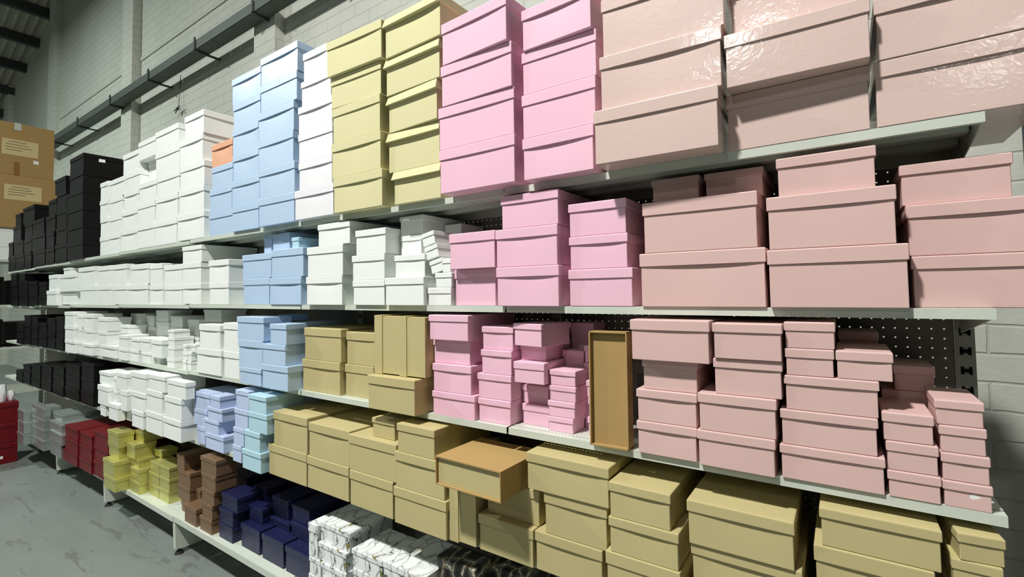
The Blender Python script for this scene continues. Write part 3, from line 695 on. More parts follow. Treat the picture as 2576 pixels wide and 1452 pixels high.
  (-3.603, 0.005, 1.0854, 0.043, 0.12, 0.0556, 0, '', None, 'bottom of'),
  (-3.601, 0.005, 1.1418, 0.05, 0.12, 0.0544, 0, '', None, 'middle of'),
  (-3.554, 0.005, 1.1971, 0.067, 0.12, 0.0503, 0, '', None, 'topmost of')]),
 ('S3', 'W', 'rightmost white back-row stack', [
  (-3.615, 0.14, 1.3750, 0.237, 0.16, 0.0763, 0, '', None, 'alone as the')]),
 ('S3', 'W', 'fourth white stack from right', [
  (-3.71, 0.02, 1.0794, 0.045, 0.1, 0.0573, 0, '', None, 'bottom of'),
  (-3.7, 0.02, 1.1375, 0.059, 0.1, 0.0456, 0, '', None, 'middle of'),
  (-3.709, 0.02, 1.1839, 0.045, 0.1, 0.0511, 0, '', None, 'topmost of')]),
 ('S3', 'W', 'second white back-row stack from right', [
  (-3.832, 0.12, 1.0794, 0.16, 0.14, 0.0979, 0, '', None, 'bottom of'),
  (-3.829, 0.12, 1.1781, 0.16, 0.14, 0.0979, 0, '', None, 'middle of'),
  (-3.834, 0.12, 1.2767, 0.165, 0.14, 0.1086, 0, '', None, 'topmost of')]),
 ('S3', 'W', 'fifth white stack from right', [
  (-3.853, -0.003, 1.0794, 0.111, 0.119, 0.0630, 0, '', None, 'bottom of'),
  (-3.848, -0.003, 1.1432, 0.095, 0.119, 0.0730, 0, '', None, 'second up in'),
  (-3.848, -0.003, 1.2170, 0.091, 0.119, 0.0619, 0, '', None, 'third up in'),
  (-3.853, -0.003, 1.2797, 0.083, 0.1, 0.0442, 0, '', None, 'topmost of')]),
 ('S3', 'W', 'sixth white stack from right', [
  (-4.147, 0.03, 1.0794, 0.062, 0.12, 0.0494, 0, '', None, 'bottom of'),
  (-4.086, 0, 1.1296, 0.176, 0.12, 0.1219, 0, '', None, 'topmost of')]),
 ('S3', 'W', 'third white back-row stack from right', [
  (-4.178, 0.15, 1.0794, 0.2, 0.14, 0.1205, 0, '', None, 'bottom of'),
  (-4.176, 0.15, 1.2007, 0.202, 0.14, 0.1205, 0, '', None, 'middle of'),
  (-4.177, 0.15, 1.3219, 0.199, 0.14, 0.0789, 0, '', None, 'topmost of')]),
 ('S3', 'W', 'seventh white stack from left', [
  (-4.255, -0.003, 1.0794, 0.151, 0.139, 0.0777, 0, '', None, 'bottom of'),
  (-4.287, -0.003, 1.1579, 0.172, 0.139, 0.0940, 0, '', None, 'topmost of')]),
 ('S3', 'W', 'third white back-row stack from left', [
  (-4.389, 0.14, 1.0794, 0.217, 0.16, 0.1383, 0, '', None, 'bottom of'),
  (-4.387, 0.14, 1.2185, 0.216, 0.16, 0.1383, 0, '', None, 'middle of'),
  (-4.394, 0.14, 1.3575, 0.214, 0.16, 0.0818, 0, '', None, 'topmost of')]),
 ('S3', 'W', 'sixth white stack from left', [
  (-4.457, -0.005, 1.0794, 0.146, 0.14, 0.0837, 0, '', None, 'bottom of'),
  (-4.448, -0.005, 1.1639, 0.147, 0.14, 0.0824, 0, '', None, 'topmost of')]),
 ('S3', 'W', 'second white back-row stack from left', [
  (-4.647, 0.16, 1.0794, 0.187, 0.14, 0.1159, 0, '', None, 'bottom of'),
  (-4.644, 0.16, 1.1961, 0.187, 0.14, 0.1159, 0, '', None, 'middle of'),
  (-4.673, 0.16, 1.3127, 0.146, 0.14, 0.0828, 0, '', None, 'topmost of')]),
 ('S3', 'W', 'fifth white stack from left', [
  (-4.638, -0.02, 1.0794, 0.155, 0.14, 0.0872, 0, '', None, 'bottom of'),
  (-4.643, -0.02, 1.1674, 0.156, 0.14, 0.0936, 0, '', None, 'middle of'),
  (-4.795, 0.04, 1.2619, 0.177, 0.116, 0.0657, 0, '', None, 'topmost of')]),
 ('S3', 'W', 'leftmost white back-row stack', [
  (-4.939, 0.17, 1.0794, 0.289, 0.15, 0.1080, 0, '', None, 'bottom of'),
  (-4.936, 0.17, 1.1882, 0.289, 0.15, 0.1080, 0, '', None, 'middle of'),
  (-4.941, 0.17, 1.2971, 0.306, 0.15, 0.1101, 0, '', None, 'topmost of')]),
 ('S3', 'W', 'fourth white stack from left', [
  (-4.941, -0.02, 1.0794, 0.349, 0.16, 0.0915, 0, '', None, 'bottom of'),
  (-5.074, -0.02, 1.1717, 0.191, 0.16, 0.1040, 0, '', None, 'middle of'),
  (-5.069, -0.02, 1.2765, 0.196, 0.16, 0.1056, 0, '', None, 'topmost of')]),
 ('S3', 'W', 'third white stack from left', [
  (-5.345, -0.04, 1.0734, 0.224, 0.2, 0.0923, 0, '', None, 'bottom of'),
  (-5.368, -0.03, 1.1665, 0.197, 0.2, 0.1174, 0, '', None, 'middle of'),
  (-5.384, -0.03, 1.2846, 0.233, 0.2, 0.1216, 0, '', None, 'topmost of')]),
 ('S3', 'W', 'second white stack from left', [
  (-5.524, -0.04, 1.0734, 0.11, 0.2, 0.1025, 0, '', None, 'bottom of'),
  (-5.544, -0.04, 1.1767, 0.069, 0.2, 0.1124, 0, '', None, 'middle of'),
  (-5.556, -0.04, 1.2898, 0.108, 0.2, 0.1092, 0, '', None, 'topmost of')]),
 ('S3', 'W', 'leftmost white stack', [
  (-5.72, -0.06, 1.0734, 0.279, 0.24, 0.1074, 0, '', None, 'bottom of'),
  (-5.743, -0.06, 1.1816, 0.263, 0.24, 0.1217, 0, '', None, 'middle of'),
  (-5.764, -0.06, 1.3041, 0.244, 0.24, 0.1176, 0, '', None, 'topmost of')]),
 ('S3', 'N', 'rightmost black stack', [
  (-6.16, -0.03, 1.0654, 0.232, 0.26, 0.1008, 0, '', None, 'bottom of'),
  (-6.153, -0.03, 1.1670, 0.232, 0.26, 0.1008, 0, '', None, 'middle of'),
  (-6.157, -0.03, 1.2685, 0.232, 0.26, 0.1008, 0, '', None, 'topmost of')]),
 ('S3', 'N', 'second black stack from right', [
  (-6.453, -0.025, 1.0654, 0.259, 0.26, 0.1430, 0, '', None, 'bottom of'),
  (-6.452, -0.025, 1.2092, 0.262, 0.26, 0.1430, 0, '', None, 'topmost of')]),
 ('S3', 'N', 'third black stack from right', [
  (-6.726, -0.03, 1.0654, 0.279, 0.26, 0.1169, 0, '', None, 'bottom of'),
  (-6.723, -0.03, 1.1831, 0.278, 0.26, 0.1169, 0, '', None, 'topmost of')]),
 ('S3', 'N', 'third black stack from left', [
  (-7.047, -0.025, 1.0654, 0.242, 0.26, 0.0955, 0, '', None, 'bottom of'),
  (-7.04, -0.025, 1.1617, 0.242, 0.26, 0.0955, 0, '', None, 'middle of'),
  (-7.044, -0.025, 1.2581, 0.242, 0.26, 0.0955, 0, '', None, 'topmost of')]),
 ('S3', 'N', 'second black stack from left', [
  (-7.302, -0.03, 1.0654, 0.257, 0.26, 0.0997, 0, '', None, 'bottom of'),
  (-7.295, -0.03, 1.1659, 0.257, 0.26, 0.0997, 0, '', None, 'middle of'),
  (-7.299, -0.03, 1.2665, 0.257, 0.26, 0.0997, 0, '', None, 'topmost of')]),
 ('S3', 'N', 'leftmost black stack', [
  (-7.601, -0.03, 1.0554, 0.291, 0.24, 0.0739, 0, '', None, 'bottom of'),
  (-7.594, -0.03, 1.1301, 0.291, 0.24, 0.0739, 0, '', None, 'middle of'),
  (-7.598, -0.03, 1.2048, 0.291, 0.24, 0.0739, 0, '', None, 'topmost of')]),
 ('S4', 'K', 'rightmost kraft stack', [
  (-0.059, -0.02, 0.6784, 0.076, 0.2, 0.0772, 0, '', None, 'bottom of'),
  (-0.052, -0.02, 0.7564, 0.076, 0.2, 0.0772, 0, '', None, 'second up in'),
  (-0.059, -0.02, 0.8343, 0.076, 0.2, 0.0772, 0, '', None, 'third up in'),
  (-0.056, -0.02, 0.9123, 0.076, 0.2, 0.0772, 0, '', None, 'fourth up in'),
  (-0.047, -0.02, 0.9902, 0.071, 0.2, 0.0541, 6, '', None, 'topmost of')]),
 ('S4', 'K', 'second kraft stack from right', [
  (-0.229, -0.03, 0.6784, 0.21, 0.34, 0.1382, 0, '', None, 'bottom of'),
  (-0.226, -0.03, 0.8174, 0.21, 0.34, 0.1382, 0, '', None, 'middle of'),
  (-0.212, -0.03, 0.9565, 0.211, 0.34, 0.0849, 0, '', None, 'topmost of')]),
 ('S4', 'K', 'third kraft stack from right', [
  (-0.481, -0.04, 0.6784, 0.246, 0.36, 0.1051, 0, '', None, 'bottom of'),
  (-0.478, -0.04, 0.7843, 0.246, 0.36, 0.1051, 0, '', None, 'middle of'),
  (-0.486, -0.05, 0.8903, 0.24, 0.36, 0.1102, 0, '', None, 'topmost of')]),
 ('S4', 'K', 'fourth kraft stack from right', [
  (-0.727, -0.06, 0.6784, 0.204, 0.36, 0.1351, 0, '', None, 'bottom of'),
  (-0.722, -0.06, 0.8143, 0.192, 0.36, 0.0961, 0, '', None, 'middle of'),
  (-0.73, -0.06, 0.9111, 0.172, 0.36, 0.0947, 0, '', None, 'topmost of')]),
 ('S4', 'K', 'fifth kraft stack from right', [
  (-0.961, -0.04, 0.6784, 0.226, 0.34, 0.1179, 0, '', None, 'bottom of'),
  (-0.935, -0.04, 0.7971, 0.208, 0.34, 0.1254, 0, '', None, 'middle of'),
  (-0.957, -0.05, 0.9233, 0.277, 0.34, 0.1135, 0, '', None, 'topmost of')]),
 ('S4', 'K', 'fifth kraft stack from left', [
  (-1.186, -0.045, 0.6784, 0.217, 0.33, 0.1181, 0, '', None, 'bottom of'),
  (-1.173, -0.02, 0.7973, 0.21, 0.33, 0.1124, 0, '', None, 'topmost of')]),
 ('S4', 'K', 'fourth kraft stack from left', [
  (-1.55, -0.069, 0.6784, 0.266, 0.34, 0.1349, 0, '', None, 'bottom of'),
  (-1.55, -0.069, 0.8141, 0.252, 0.34, 0.1313, 0, '', None, 'middle of'),
  (-1.567, -0.069, 0.9462, 0.194, 0.34, 0.1049, 0, '', None, 'topmost of')]),
 ('S4', 'K', 'third kraft stack from left', [
  (-1.827, -0.06, 0.6784, 0.26, 0.36, 0.1405, 0, '', None, 'bottom of'),
  (-1.821, -0.06, 0.8197, 0.286, 0.36, 0.1427, 0, '', None, 'middle of'),
  (-1.786, -0.03, 0.9632, 0.135, 0.13, 0.0754, 0, '', None, 'topmost of')]),
 ('S4', 'K', 'second kraft stack from left', [
  (-2.118, -0.054, 0.6784, 0.295, 0.36, 0.1419, 0, '', None, 'bottom of'),
  (-2.11, -0.054, 0.8211, 0.289, 0.36, 0.1483, 0, '', None, 'topmost of')]),
 ('S4', 'K', 'leftmost kraft stack', [
  (-2.424, -0.056, 0.6784, 0.315, 0.36, 0.1462, 0, '', None, 'bottom of'),
  (-2.401, -0.056, 0.8254, 0.279, 0.36, 0.1584, 0, '', None, 'topmost of')]),
 ('S4', 'C', 'only aqua-blue stack', [
  (-2.683, -0.087, 0.6784, 0.178, 0.2, 0.0977, 0, '', None, 'bottom of'),
  (-2.679, -0.087, 0.7769, 0.148, 0.2, 0.0947, 0, '', None, 'second up in'),
  (-2.629, -0.087, 0.8725, 0.174, 0.2, 0.0947, 0, '', None, 'third up in'),
  (-2.632, -0.087, 0.9679, 0.165, 0.2, 0.0832, 0, '', None, 'topmost of')]),
 ('S4', 'V', 'rightmost lilac-blue stack', [
  (-2.878, -0.06, 0.6784, 0.088, 0.2, 0.0857, 0, '', None, 'bottom of'),
  (-2.863, -0.06, 0.7649, 0.106, 0.2, 0.0907, 0, '', None, 'second up in'),
  (-2.84, -0.06, 0.8564, 0.134, 0.2, 0.0969, 0, '', None, 'third up in'),
  (-2.83, -0.06, 0.9541, 0.133, 0.2, 0.0970, 0, '', None, 'topmost of')]),
 ('S4', 'V', 'middle lilac-blue stack', [
  (-3.177, -0.037, 0.6784, 0.212, 0.16, 0.0898, 0, '', None, 'bottom of'),
  (-3.216, -0.037, 0.7690, 0.174, 0.16, 0.0734, 0, '', None, 'second up in'),
  (-3.176, -0.037, 0.8433, 0.171, 0.16, 0.0704, 0, '', None, 'third up in'),
  (-3.172, -0.037, 0.9145, 0.112, 0.16, 0.0674, 0, '', None, 'topmost of')]),
 ('S4', 'V', 'leftmost lilac-blue stack', [
  (-3.378, -0.02, 0.6784, 0.099, 0.2, 0.1030, 0, '', None, 'bottom of'),
  (-3.392, -0.02, 0.7822, 0.174, 0.2, 0.0968, 0, '', None, 'middle of'),
  (-3.379, -0.02, 0.8798, 0.214, 0.2, 0.0968, 0, '', None, 'topmost of')]),
 ('S4', 'W', 'rightmost white stack', [
  (-3.619, -0.08, 0.6784, 0.256, 0.26, 0.1258, 0, '', None, 'bottom of'),
  (-3.606, -0.08, 0.8050, 0.236, 0.26, 0.1293, 0, '', None, 'middle of'),
  (-3.562, -0.08, 0.9351, 0.254, 0.056, 0.1012, 0, '', None, 'topmost of')]),
 ('S4', 'W', 'second white stack from right', [
  (-3.889, -0.078, 0.6724, 0.255, 0.24, 0.1353, 0, '', None, 'bottom of'),
  (-3.893, -0.078, 0.8085, 0.245, 0.24, 0.1354, 0, '', None, 'middle of'),
  (-3.855, -0.078, 0.9447, 0.242, 0.24, 0.0993, 0, '', None, 'topmost of')]),
 ('S4', 'W', 'third white stack from right', [
  (-4.15, -0.08, 0.6724, 0.197, 0.24, 0.1129, 0, '', None, 'bottom of'),
  (-4.144, -0.08, 0.7861, 0.253, 0.24, 0.1224, 0, '', None, 'middle of'),
  (-4.153, -0.08, 0.9093, 0.248, 0.24, 0.1276, 0, '', None, 'topmost of')]),
 ('S4', 'W', 'third white stack from left', [
  (-4.499, -0.04, 0.6724, 0.224, 0.2, 0.0814, 0, '', None, 'bottom of'),
  (-4.4, -0.08, 0.7546, 0.118, 0.2, 0.1387, 0, '', None, 'middle of'),
  (-4.454, -0.08, 0.8941, 0.181, 0.2, 0.1158, 0, '', None, 'topmost of')]),
 ('S4', 'W', 'second white stack from left', [
  (-4.55, -0.095, 0.6724, 0.178, 0.051, 0.1149, 0, '', None, 'bottom of'),
  (-4.609, -0.07, 0.7881, 0.058, 0.18, 0.0787, 0, '', None, 'middle of'),
  (-4.61, -0.07, 0.8676, 0.057, 0.18, 0.0999, 0, '', None, 'topmost of')]),
 ('S4', 'W', 'leftmost white stack', [
  (-4.773, -0.09, 0.6724, 0.106, 0.2, 0.0831, 0, '', None, 'bottom of'),
  (-4.748, -0.1, 0.7563, 0.215, 0.2, 0.1405, 0, '', None, 'middle of'),
  (-4.786, -0.08, 0.8976, 0.226, 0.2, 0.0927, 0, '', None, 'topmost of')]),
 ('S4', 'N', 'rightmost black stack', [
  (-5.367, -0.03, 0.6664, 0.304, 0.26, 0.1124, 0, '', None, 'bottom of'),
  (-5.36, -0.03, 0.7796, 0.304, 0.26, 0.1124, 0, '', None, 'middle of'),
  (-5.364, -0.03, 0.8929, 0.304, 0.26, 0.1124, 0, '', None, 'topmost of')]),
 ('S4', 'N', 'second black stack from right', [
  (-5.762, -0.03, 0.6664, 0.383, 0.26, 0.0988, 0, '', None, 'bottom of'),
  (-5.755, -0.03, 0.7660, 0.383, 0.26, 0.0988, 0, '', None, 'middle of'),
  (-5.759, -0.03, 0.8657, 0.383, 0.26, 0.0988, 0, '', None, 'topmost of')]),
 ('S4', 'N', 'third black stack from right', [
  (-6.175, -0.03, 0.6584, 0.33, 0.26, 0.0874, 0, '', None, 'bottom of'),
  (-6.168, -0.03, 0.7466, 0.33, 0.26, 0.0874, 0, '', None, 'middle of'),
  (-6.172, -0.03, 0.8349, 0.33, 0.26, 0.0874, 0, '', None, 'topmost of')]),
 ('S4', 'N', 'fourth black stack from left', [
  (-6.56, -0.03, 0.6584, 0.336, 0.26, 0.0806, 0, '', None, 'bottom of'),
  (-6.553, -0.03, 0.7398, 0.336, 0.26, 0.0806, 0, '', None, 'middle of'),
  (-6.557, -0.03, 0.8211, 0.336, 0.26, 0.0806, 0, '', None, 'topmost of')]),
 ('S4', 'N', 'third black stack from left', [
  (-6.932, -0.03, 0.6584, 0.323, 0.26, 0.0744, 0, '', None, 'bottom of'),
  (-6.925, -0.03, 0.7336, 0.323, 0.26, 0.0744, 0, '', None, 'middle of'),
  (-6.929, -0.03, 0.8089, 0.323, 0.26, 0.0744, 0, '', None, 'topmost of')]),
 ('S4', 'N', 'second black stack from left', [
  (-7.282, -0.03, 0.6584, 0.286, 0.26, 0.0638, 0, '', None, 'bottom of'),
  (-7.275, -0.03, 0.7230, 0.286, 0.26, 0.0638, 0, '', None, 'middle of'),
  (-7.279, -0.03, 0.7876, 0.286, 0.26, 0.0638, 0, '', None, 'topmost of')]),
 ('S4', 'N', 'leftmost black stack', [
  (-7.588, -0.03, 0.6484, 0.272, 0.26, 0.0399, 0, '', None, 'bottom of'),
  (-7.581, -0.03, 0.6891, 0.272, 0.26, 0.0399, 0, '', None, 'middle of'),
  (-7.585, -0.03, 0.7298, 0.272, 0.26, 0.0399, 0, '', None, 'topmost of')]),
 ('B', 'Q', 'only black-veined back-row stack', [
  (-1.304, 0.1, 0.2324, 0.167, 0.24, 0.1548, 0, '', None, 'bottom of'),
  (-1.301, 0.1, 0.3880, 0.167, 0.24, 0.1548, 0, '', None, 'topmost of')]),
 ('B', 'Q', 'only black-veined stack', [
  (-1.442, 0, 0.2324, 0.177, 0.096, 0.1686, 0, '', None, 'bottom of'),
  (-1.439, 0, 0.4018, 0.177, 0.096, 0.1686, 0, '', None, 'topmost of')]),
 ('B', 'M', 'rightmost marbled stack', [
  (-1.648, -0.06, 0.2324, 0.22, 0.24, 0.0929, 0, '', None, 'bottom of'),
  (-1.642, -0.06, 0.3261, 0.222, 0.24, 0.0929, 0, '', None, 'middle of'),
  (-1.646, -0.06, 0.4197, 0.221, 0.24, 0.0929, 0, '', None, 'topmost of')]),
 ('B', 'M', 'second marbled stack from right', [
  (-1.85, -0.06, 0.2324, 0.179, 0.2, 0.0991, 0, '', None, 'bottom of'),
  (-1.847, -0.06, 0.3323, 0.178, 0.2, 0.0991, 0, '', None, 'middle of'),
  (-1.852, -0.06, 0.4322, 0.183, 0.2, 0.0730, 0, '', None, 'topmost of')]),
 ('B', 'M', 'second marbled stack from left', [
  (-2.059, -0.065, 0.2324, 0.167, 0.24, 0.0890, 0, '', None, 'bottom of'),
  (-2.073, -0.055, 0.3222, 0.172, 0.24, 0.0624, 0, '', None, 'second up in'),
  (-2.088, -0.05, 0.3855, 0.192, 0.24, 0.0767, 0, '', None, 'third up in'),
  (-2.086, -0.04, 0.4630, 0.207, 0.24, 0.0816, 0, '', None, 'topmost of')]),
 ('B', 'M', 'leftmost marbled stack', [
  (-2.214, -0.05, 0.2324, 0.084, 0.26, 0.0737, 0, '', None, 'bottom of'),
  (-2.211, -0.05, 0.3069, 0.084, 0.26, 0.0737, 0, '', None, 'middle of'),
  (-2.226, -0.05, 0.3814, 0.068, 0.26, 0.1446, 0, '', None, 'topmost of')]),
 ('B', 'Y', 'rightmost navy stack', [
  (-2.385, -0.025, 0.2324, 0.201, 0.24, 0.1204, 0, '', None, 'bottom of'),
  (-2.46, 0.04, 0.3536, 0.174, 0.24, 0.0682, 0, '', None, 'middle of'),
  (-2.481, 0.05, 0.4226, 0.148, 0.24, 0.0783, 0, '', None, 'topmost of')]),
 ('B', 'Y', 'second navy stack from right', [
  (-2.598, -0.025, 0.2324, 0.194, 0.24, 0.1217, 0, '', None, 'bottom of'),
  (-2.666, 0.05, 0.3549, 0.178, 0.24, 0.0381, 0, '', None, 'middle of'),
  (-2.696, 0.07, 0.3937, 0.149, 0.24, 0.0950, 0, '', None, 'topmost of')]),
 ('B', 'Y', 'second navy stack from left', [
  (-2.81, -0.024, 0.2324, 0.184, 0.11, 0.1200, 0, '', None, 'bottom of'),
  (-2.841, 0.02, 0.3532, 0.137, 0.066, 0.0757, 0, '', None, 'topmost of')]),
 ('B', 'Y', 'rightmost navy back-row stack', [
  (-2.938, 0.09, 0.2324, 0.124, 0.2, 0.0840, 0, '', None, 'bottom of'),
  (-2.931, 0.09, 0.3172, 0.124, 0.2, 0.0840, 0, '', None, 'middle of'),
  (-2.935, 0.09, 0.4020, 0.124, 0.2, 0.0840, 0, '', None, 'topmost of')]),
 ('B', 'Y', 'leftmost navy stack', [
  (-3.029, -0.042, 0.2324, 0.151, 0.128, 0.0811, 0, '', None, 'bottom of'),
  (-3.026, -0.042, 0.3143, 0.151, 0.128, 0.0811, 0, '', None, 'middle of'),
  (-2.997, -0.04, 0.3962, 0.172, 0.126, 0.0796, 0, '', None, 'topmost of')]),
 ('B', 'Y', 'leftmost navy back-row stack', [
  (-3.197, 0.1, 0.2324, 0.192, 0.2, 0.0899, 0, '', None, 'bottom of'),
  (-3.19, 0.1, 0.3231, 0.192, 0.2, 0.0899, 0, '', None, 'middle of'),
  (-3.194, 0.1, 0.4139, 0.192, 0.2, 0.0899, 0, '', None, 'topmost of')]),
 ('B', 'U', 'rightmost copper stack', [
  (-3.216, -0.06, 0.2324, 0.14, 0.12, 0.0790, 0, '', None, 'bottom of'),
  (-3.201, -0.06, 0.3122, 0.122, 0.12, 0.0801, 0, '', None, 'second up in'),
  (-3.195, -0.06, 0.3931, 0.147, 0.12, 0.0751, 0, '', None, 'third up in'),
  (-3.189, -0.06, 0.4689, 0.164, 0.12, 0.0847, 0, '', None, 'fourth up in'),
  (-3.193, -0.06, 0.5544, 0.185, 0.12, 0.0867, 0, '', None, 'topmost of')]),
 ('B', 'U', 'second copper stack from right', [
  (-3.394, -0.065, 0.2324, 0.152, 0.1, 0.0990, 0, '', None, 'alone as the')]),
 ('B', 'U', 'second copper stack from left', [
  (-3.501, 0.02, 0.2324, 0.045, 0.2, 0.0579, 0, '', None, 'bottom of'),
  (-3.498, 0.02, 0.2911, 0.052, 0.2, 0.0878, 0, '', None, 'topmost of')]),
 ('B', 'U', 'leftmost copper stack', [
  (-3.589, -0.01, 0.2324, 0.126, 0.22, 0.0623, 0, '', None, 'bottom of'),
  (-3.622, -0.01, 0.2955, 0.168, 0.22, 0.0881, 0, '', None, 'second up in'),
  (-3.619, -0.01, 0.3844, 0.168, 0.22, 0.0881, 0, '', None, 'third up in'),
  (-3.668, -0.01, 0.4734, 0.106, 0.22, 0.0897, 0, '', None, 'topmost of')]),
 ('B', 'G', 'rightmost gold stack', [
  (-3.896, -0.015, 0.2264, 0.153, 0.12, 0.0783, 0, '', None, 'bottom of'),
  (-3.892, -0.015, 0.3055, 0.15, 0.12, 0.0727, 0, '', None, 'middle of'),
  (-3.892, -0.015, 0.3790, 0.145, 0.12, 0.0713, 0, '', None, 'topmost of')]),
 ('B', 'G', 'second gold stack from right', [
  (-4.054, -0.015, 0.2264, 0.156, 0.12, 0.0740, 0, '', None, 'bottom of'),
  (-4.055, -0.015, 0.3012, 0.162, 0.12, 0.0739, 0, '', None, 'second up in'),
  (-4.041, -0.015, 0.3759, 0.143, 0.12, 0.0742, 0, '', None, 'third up in'),
  (-4.149, 0.04, 0.4510, 0.125, 0.1, 0.0475, 0, '', None, 'topmost of')]),
 ('B', 'G', 'second gold stack from left', [
  (-4.24, -0.064, 0.2264, 0.172, 0.13, 0.0784, 0, '', None, 'bottom of'),
  (-4.23, -0.064, 0.3056, 0.154, 0.13, 0.0835, 0, '', None, 'second up in'),
  (-4.282, -0.05, 0.3899, 0.144, 0.13, 0.0523, 0, '', None, 'third up in'),
  (-4.31, -0.064, 0.4430, 0.148, 0.13, 0.0968, 0, '', None, 'fourth up in'),
  (-4.333, -0.01, 0.5407, 0.163, 0.2, 0.0644, 0, '', None, 'topmost of')]),
 ('B', 'G', 'leftmost gold stack', [
  (-4.442, -0.14, 0.2264, 0.218, 0.14, 0.0903, 0, '', None, 'bottom of'),
  (-4.464, -0.14, 0.3175, 0.214, 0.14, 0.1057, 0, '', None, 'second up in'),
  (-4.507, -0.1, 0.4240, 0.196, 0.14, 0.0798, 0, '', None, 'third up in'),
  (-4.49, -0.11, 0.5046, 0.208, 0.096, 0.1027, 0, '', None, 'topmost of')]),
 ('B', 'R', 'rightmost red stack', [
  (-4.766, -0.1, 0.2264, 0.288, 0.34, 0.1108, 0, '', None, 'bottom of'),
  (-4.763, -0.1, 0.3380, 0.296, 0.34, 0.1108, 0, '', None, 'middle of'),
  (-4.77, -0.1, 0.4496, 0.303, 0.34, 0.1108, 0, '', None, 'topmost of')]),
 ('B', 'R', 'middle red stack', [
  (-5.07, -0.11, 0.2204, 0.294, 0.34, 0.0947, 0, '', None, 'bottom of'),
  (-5.066, -0.11, 0.3159, 0.289, 0.34, 0.0947, 0, '', None, 'middle of'),
  (-5.068, -0.11, 0.4113, 0.288, 0.34, 0.0947, 0, '', None, 'topmost of')]),
 ('B', 'R', 'leftmost red stack', [
  (-5.406, -0.12, 0.2204, 0.373, 0.34, 0.0963, 0, '', None, 'bottom of'),
  (-5.377, -0.12, 0.3175, 0.32, 0.34, 0.0963, 0, '', None, 'middle of'),
  (-5.375, -0.12, 0.4146, 0.323, 0.34, 0.0963, 0, '', None, 'topmost of')]),
 ('B', 'X', 'rightmost silver stack', [
  (-5.752, -0.13, 0.2204, 0.302, 0.3, 0.1158, 0, '', None, 'bottom of'),
  (-5.71, -0.14, 0.3370, 0.342, 0.3, 0.0859, 0, '', None, 'second up in'),
  (-5.767, -0.13, 0.4236, 0.355, 0.3, 0.0696, 0, '', None, 'third up in'),
  (-5.932, -0.09, 0.4940, 0.32, 0.3, 0.0468, 0, '', None, 'topmost of')]),
 ('B', 'X', 'middle silver stack', [
  (-6.223, -0.148, 0.2124, 0.391, 0.24, 0.0901, 0, '', None, 'bottom of'),
  (-6.222, -0.148, 0.3033, 0.372, 0.24, 0.0890, 0, '', None, 'second up in'),
  (-6.226, -0.148, 0.3931, 0.364, 0.24, 0.0838, 0, '', None, 'third up in'),
  (-6.237, -0.148, 0.4777, 0.387, 0.054, 0.1030, 0, '', None, 'topmost of')]),
 ('B', 'X', 'leftmost silver stack', [
  (-6.536, -0.2, 0.2124, 0.232, 0.26, 0.0993, 0, '', None, 'bottom of'),
  (-6.515, -0.2, 0.3125, 0.209, 0.26, 0.1067, 0, '', None, 'middle of'),
  (-6.542, -0.2, 0.4200, 0.221, 0.26, 0.0988, 0, '', None, 'topmost of')]),
]
for lv, c, phrase, rows in STACKS:
    for (x, y, z, w_, d_, h_, rot, flag, c2, pos) in rows:
        cc = c2 or c; nm, words = NAMES[cc]
        lab = '%s box, %s %s, %s' % (words, pos, phrase, SH[lv])
        t = thing(nm, lab, 'box', (x, y, z), (0, 0, R(rot)), '%s boxes on the %s' % (words, SH[lv]))
        mat = 'DG' if (cc == 'D' and lv == 'S1') else 'KC' if (cc == 'K' and lv == 'S1') else cc
        lidded(t, w_, d_, h_, mat, flare=('f' in flag), amp=(.0 if cc in 'GXUYMQ' else None))
        if 'w' in flag:
            quad_patch(t, 'white_label', [(w_ / 2 + .0006, .105, .095), (w_ / 2 + .0006, .150, .095), (w_ / 2 + .0006, .150, .122), (w_ / 2 + .0006, .105, .122)], 'sticker')
        if 'm' in flag:
            s = []; n = 9
            for k in range(n):
                a = 2 * math.pi * k / n; r = .011 * (1 + .35 * math.sin(3 * a + 1)); s.append((.018 + 1.5 * r * math.cos(a), .0030, .022 + .8 * r * math.sin(a)))
            mk('torn_sticker', s + [(p[0], .0042, p[2]) for p in s], [tuple(range(n))] + [tuple(range(n, 2 * n))[::-1]] + [(k, n + k, n + (k + 1) % n, (k + 1) % n) for k in range(n)], 'sticker', t)

# ------------------------------------------------------------------ boxes that lie, lean or stand on end
def loose(name, label, cat, origin, euler, w_, d_, h_, mat, lh=None):
    t = thing(name, label, cat, origin, euler); lidded(t, w_, d_, h_, mat, lh, amp=.0005); return t
for (x, z, tl), words in (((-1.512, 1.6175, 13), 'lowest of three tipped little boxes'), ((-1.537, 1.671, 14), 'middle of three tipped little boxes'), ((-1.556, 1.7235, 12), 'uppermost of three tipped little boxes')):
    loose('white_box', 'small white box, ' + words + ' beside the baby pink stack', 'box', (x, .0, z), (0, R(-tl), 0), .068, .11, .050, 'W', .016)
def on_end(label, x0, x1, y, z0, z1, lid_w, depth):     # a kraft box standing on its side, lid at the left
    t = thing('kraft_box', label, 'box', ((x0 + x1) / 2, y, z0)); hw = (x1 - x0) / 2; h = z1 - z0
    MB().box(-hw, -hw + lid_w, 0, depth, 0, h).build('lid', 'K', t)
    MB().box(-hw + lid_w - .002, hw, .004, depth - .004, .004, h - .004).build('box_body', 'K', t)
on_end('left kraft box standing on end atop the jutting kraft box, third shelf down', -1.829, -1.6845, -.035, 1.219, 1.453, .046, .21)
on_end('right kraft box standing on end atop the jutting kraft box, third shelf down', -1.683, -1.549, -.035, 1.219, 1.451, .038, .21)
on_end('kraft box standing on end under the brown box, fourth shelf down', -1.4165, -1.302, -.052, .679, .909, .040, .25)
